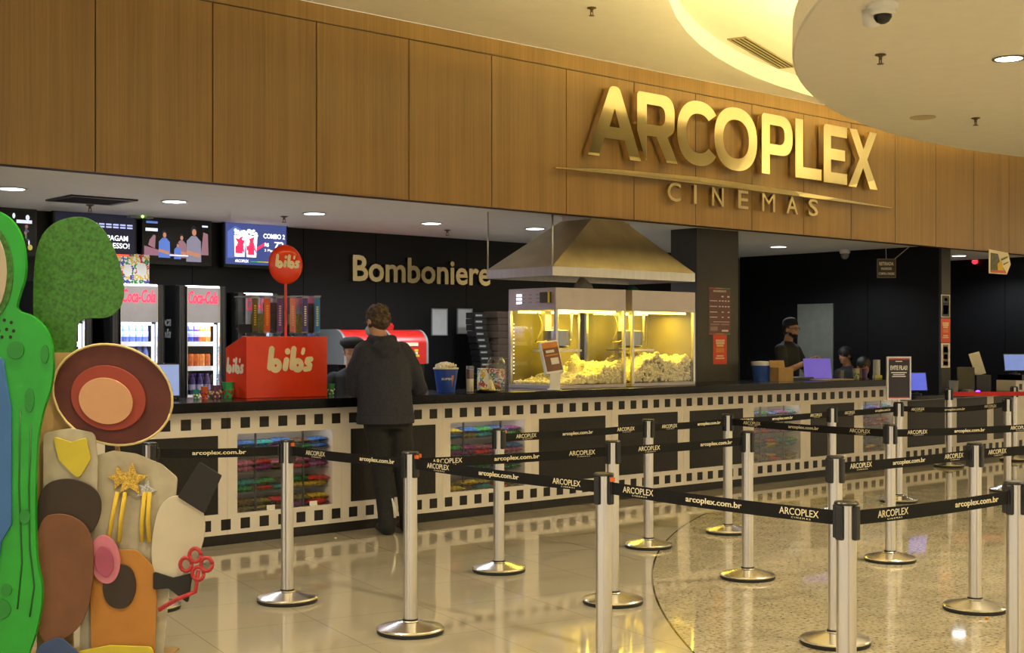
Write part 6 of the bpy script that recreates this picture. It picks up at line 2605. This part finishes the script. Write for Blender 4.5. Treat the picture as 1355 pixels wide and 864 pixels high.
def star(cx, cy, r, rot=0):
    return [q_(cx + (r if k_ % 2 == 0 else r * .45) * math.cos(math.radians(rot + 36 * k_ - 90)), cy + (r if k_ % 2 == 0 else r * .45) * math.sin(math.radians(rot + 36 * k_ - 90))) for k_ in range(10)]


board('cutout_panel', QR([(122, 604, 6), (150, 596, 8), (180, 600, 10), (214, 614, 14), (235, 632, 8), (232, 668, 8), (226, 760, 10), (214, 889), (104, 889), (112, 700, 10)], 6), -.006, ivory, .012, 'large cream board')
board('star', star(176, 634, 23, 5), -.036, goldglit, .012, 'glittery gold star')
board('star', star(160, 632, 17, -12), -.022, goldglit, .012, 'glittery gold star')
board('star', star(194, 648, 15, 18), -.024, mat('board_silver', (.5, .5, .48), .4, .6, var=.5, scale=150), .012, 'silver star')
for x0, x1 in ((158, 146), (168, 160), (194, 190), (200, 200)):
    m_ = MB()
    m_.tube([(q_(x0, 650)[0], -.028, q_(x0, 650)[1]), (q_((x0 + x1) / 2 - 2, 690)[0], -.030, q_(0, 690)[1]), (q_(x1, 716)[0], -.028, q_(0, 716)[1])], .010, 10)
    m_.build('yellow_cord', mat('cord_yellow', (.52, .36, .03), .8), stand, smooth=True, world=False)
board('cutout_panel', QC([(216, 654), (262, 656), (276, 690), (266, 736), (242, 762), (208, 776), (200, 720)]), -.03, mat('board_offwhite', (.52, .47, .36), .6), .012, 'plain off-white rounded board')
board('cutout_panel', QR([(267, 610, 2), (296, 628, 2), (273, 678, 2), (238, 656, 2)], 3), -.044, boardblk, .014, 'tilted black board')
board('cutout_panel', QR([(206, 754, 3), (232, 762, 3), (258, 756, 3), (252, 796, 3), (226, 776, 4), (206, 778, 3)], 4), -.046, boardblk, .012, 'small black board')
for cx_, cy_ in ((262, 732), (250, 744), (266, 756), (277, 744)):
    m_ = MB()
    x_, z_ = q_(cx_, cy_)
    m_.tube([(x_ + .026 * math.cos(a), -.055, z_ + .030 * math.sin(a)) for a in [2 * PI * k_ / 14 for k_ in range(15)]], .009, 8)
    m_.build('red_loop', redm, stand, smooth=True, world=False)
m_ = MB()
m_.tube([(q_(*p_)[0], -.05, q_(*p_)[1]) for p_ in ((266, 752), (262, 780), (238, 790), (214, 804))], .010, 8)
m_.build('red_stem', redm, stand, smooth=True, world=False)
# lower boards
board('cutout_panel', QC([(56, 640), (100, 628), (142, 650), (134, 700), (96, 720), (54, 706)]), -.056, dkbrown, .012, 'dark brown rounded board')
board('cutout_panel', QC([(140, 748), (176, 742), (186, 776), (172, 806), (140, 798)]), -.046, dkbrown, .012, 'small dark brown rounded board')
board('cutout_panel', QC([(52, 684), (92, 674), (128, 696), (131, 752), (122, 812), (96, 842), (52, 850)]), -.070, brown, .012, 'reddish brown rounded board')
board('cutout_panel', el_px(143, 738, 20, 32, -8), -.050, pinkm, .012, 'pink oval board')
board('cutout_panel', el_px(143, 740, 12, 20, -8), -.060, mat('board_rose', (.32, .06, .12), .6), .009)
board('cutout_panel', QR([(122, 742, 10), (150, 726, 12), (184, 726, 18), (206, 748, 18), (210, 790, 10), (206, 889), (124, 889)], 6), -.034, amber, .012, 'amber board')
board('cutout_panel', QR([(108, 858, 8), (150, 850, 8), (206, 852, 8), (212, 889), (104, 889)], 5), -.060, yellow, .012, 'low yellow board')
board('cutout_panel', QR([(56, 850, 16), (88, 836, 18), (112, 858, 14), (112, 889), (56, 889)], 5), -.086, mat('board_denim', (.03, .06, .16), .7), .012, 'denim-blue board')
# struts behind
m_ = MB()
for px in (20, 150):
    x_ = q_(px, 0)[0]
    m_.tube([(x_, .03, 1.1), (x_, .42, .012)], .012, 8)
m_.box(q_(-20, 0)[0], q_(205, 0)[0], -.04, .44, .0005, .012)
m_.box(q_(48, 0)[0], q_(96, 0)[0], .006, .0195, .1, 1.45)
m_.build('support', cardboard, stand, world=False)

# stray crumb on the floor
p = atZ(444, 713, 0)
m_ = MB()
m_.ell((0, 0, .006), (.011, .008, .006))
o = m_.build('popcorn_crumb', corn, smooth=True)
o.location = (p.x, p.y, 0)
tag(o, 'single pale crumb on the tiles left of the customer', 'crumb')
p = atZ(1306, 819, 0)
m_ = MB()
m_.ell((0, 0, .007), (.012, .009, .007))
o = m_.build('popcorn_crumb', mat('crumb_orange', (.6, .3, .04), .6), smooth=True)
o.location = (p.x, p.y, 0)
tag(o, 'single orange crumb on the granite at lower right', 'crumb')
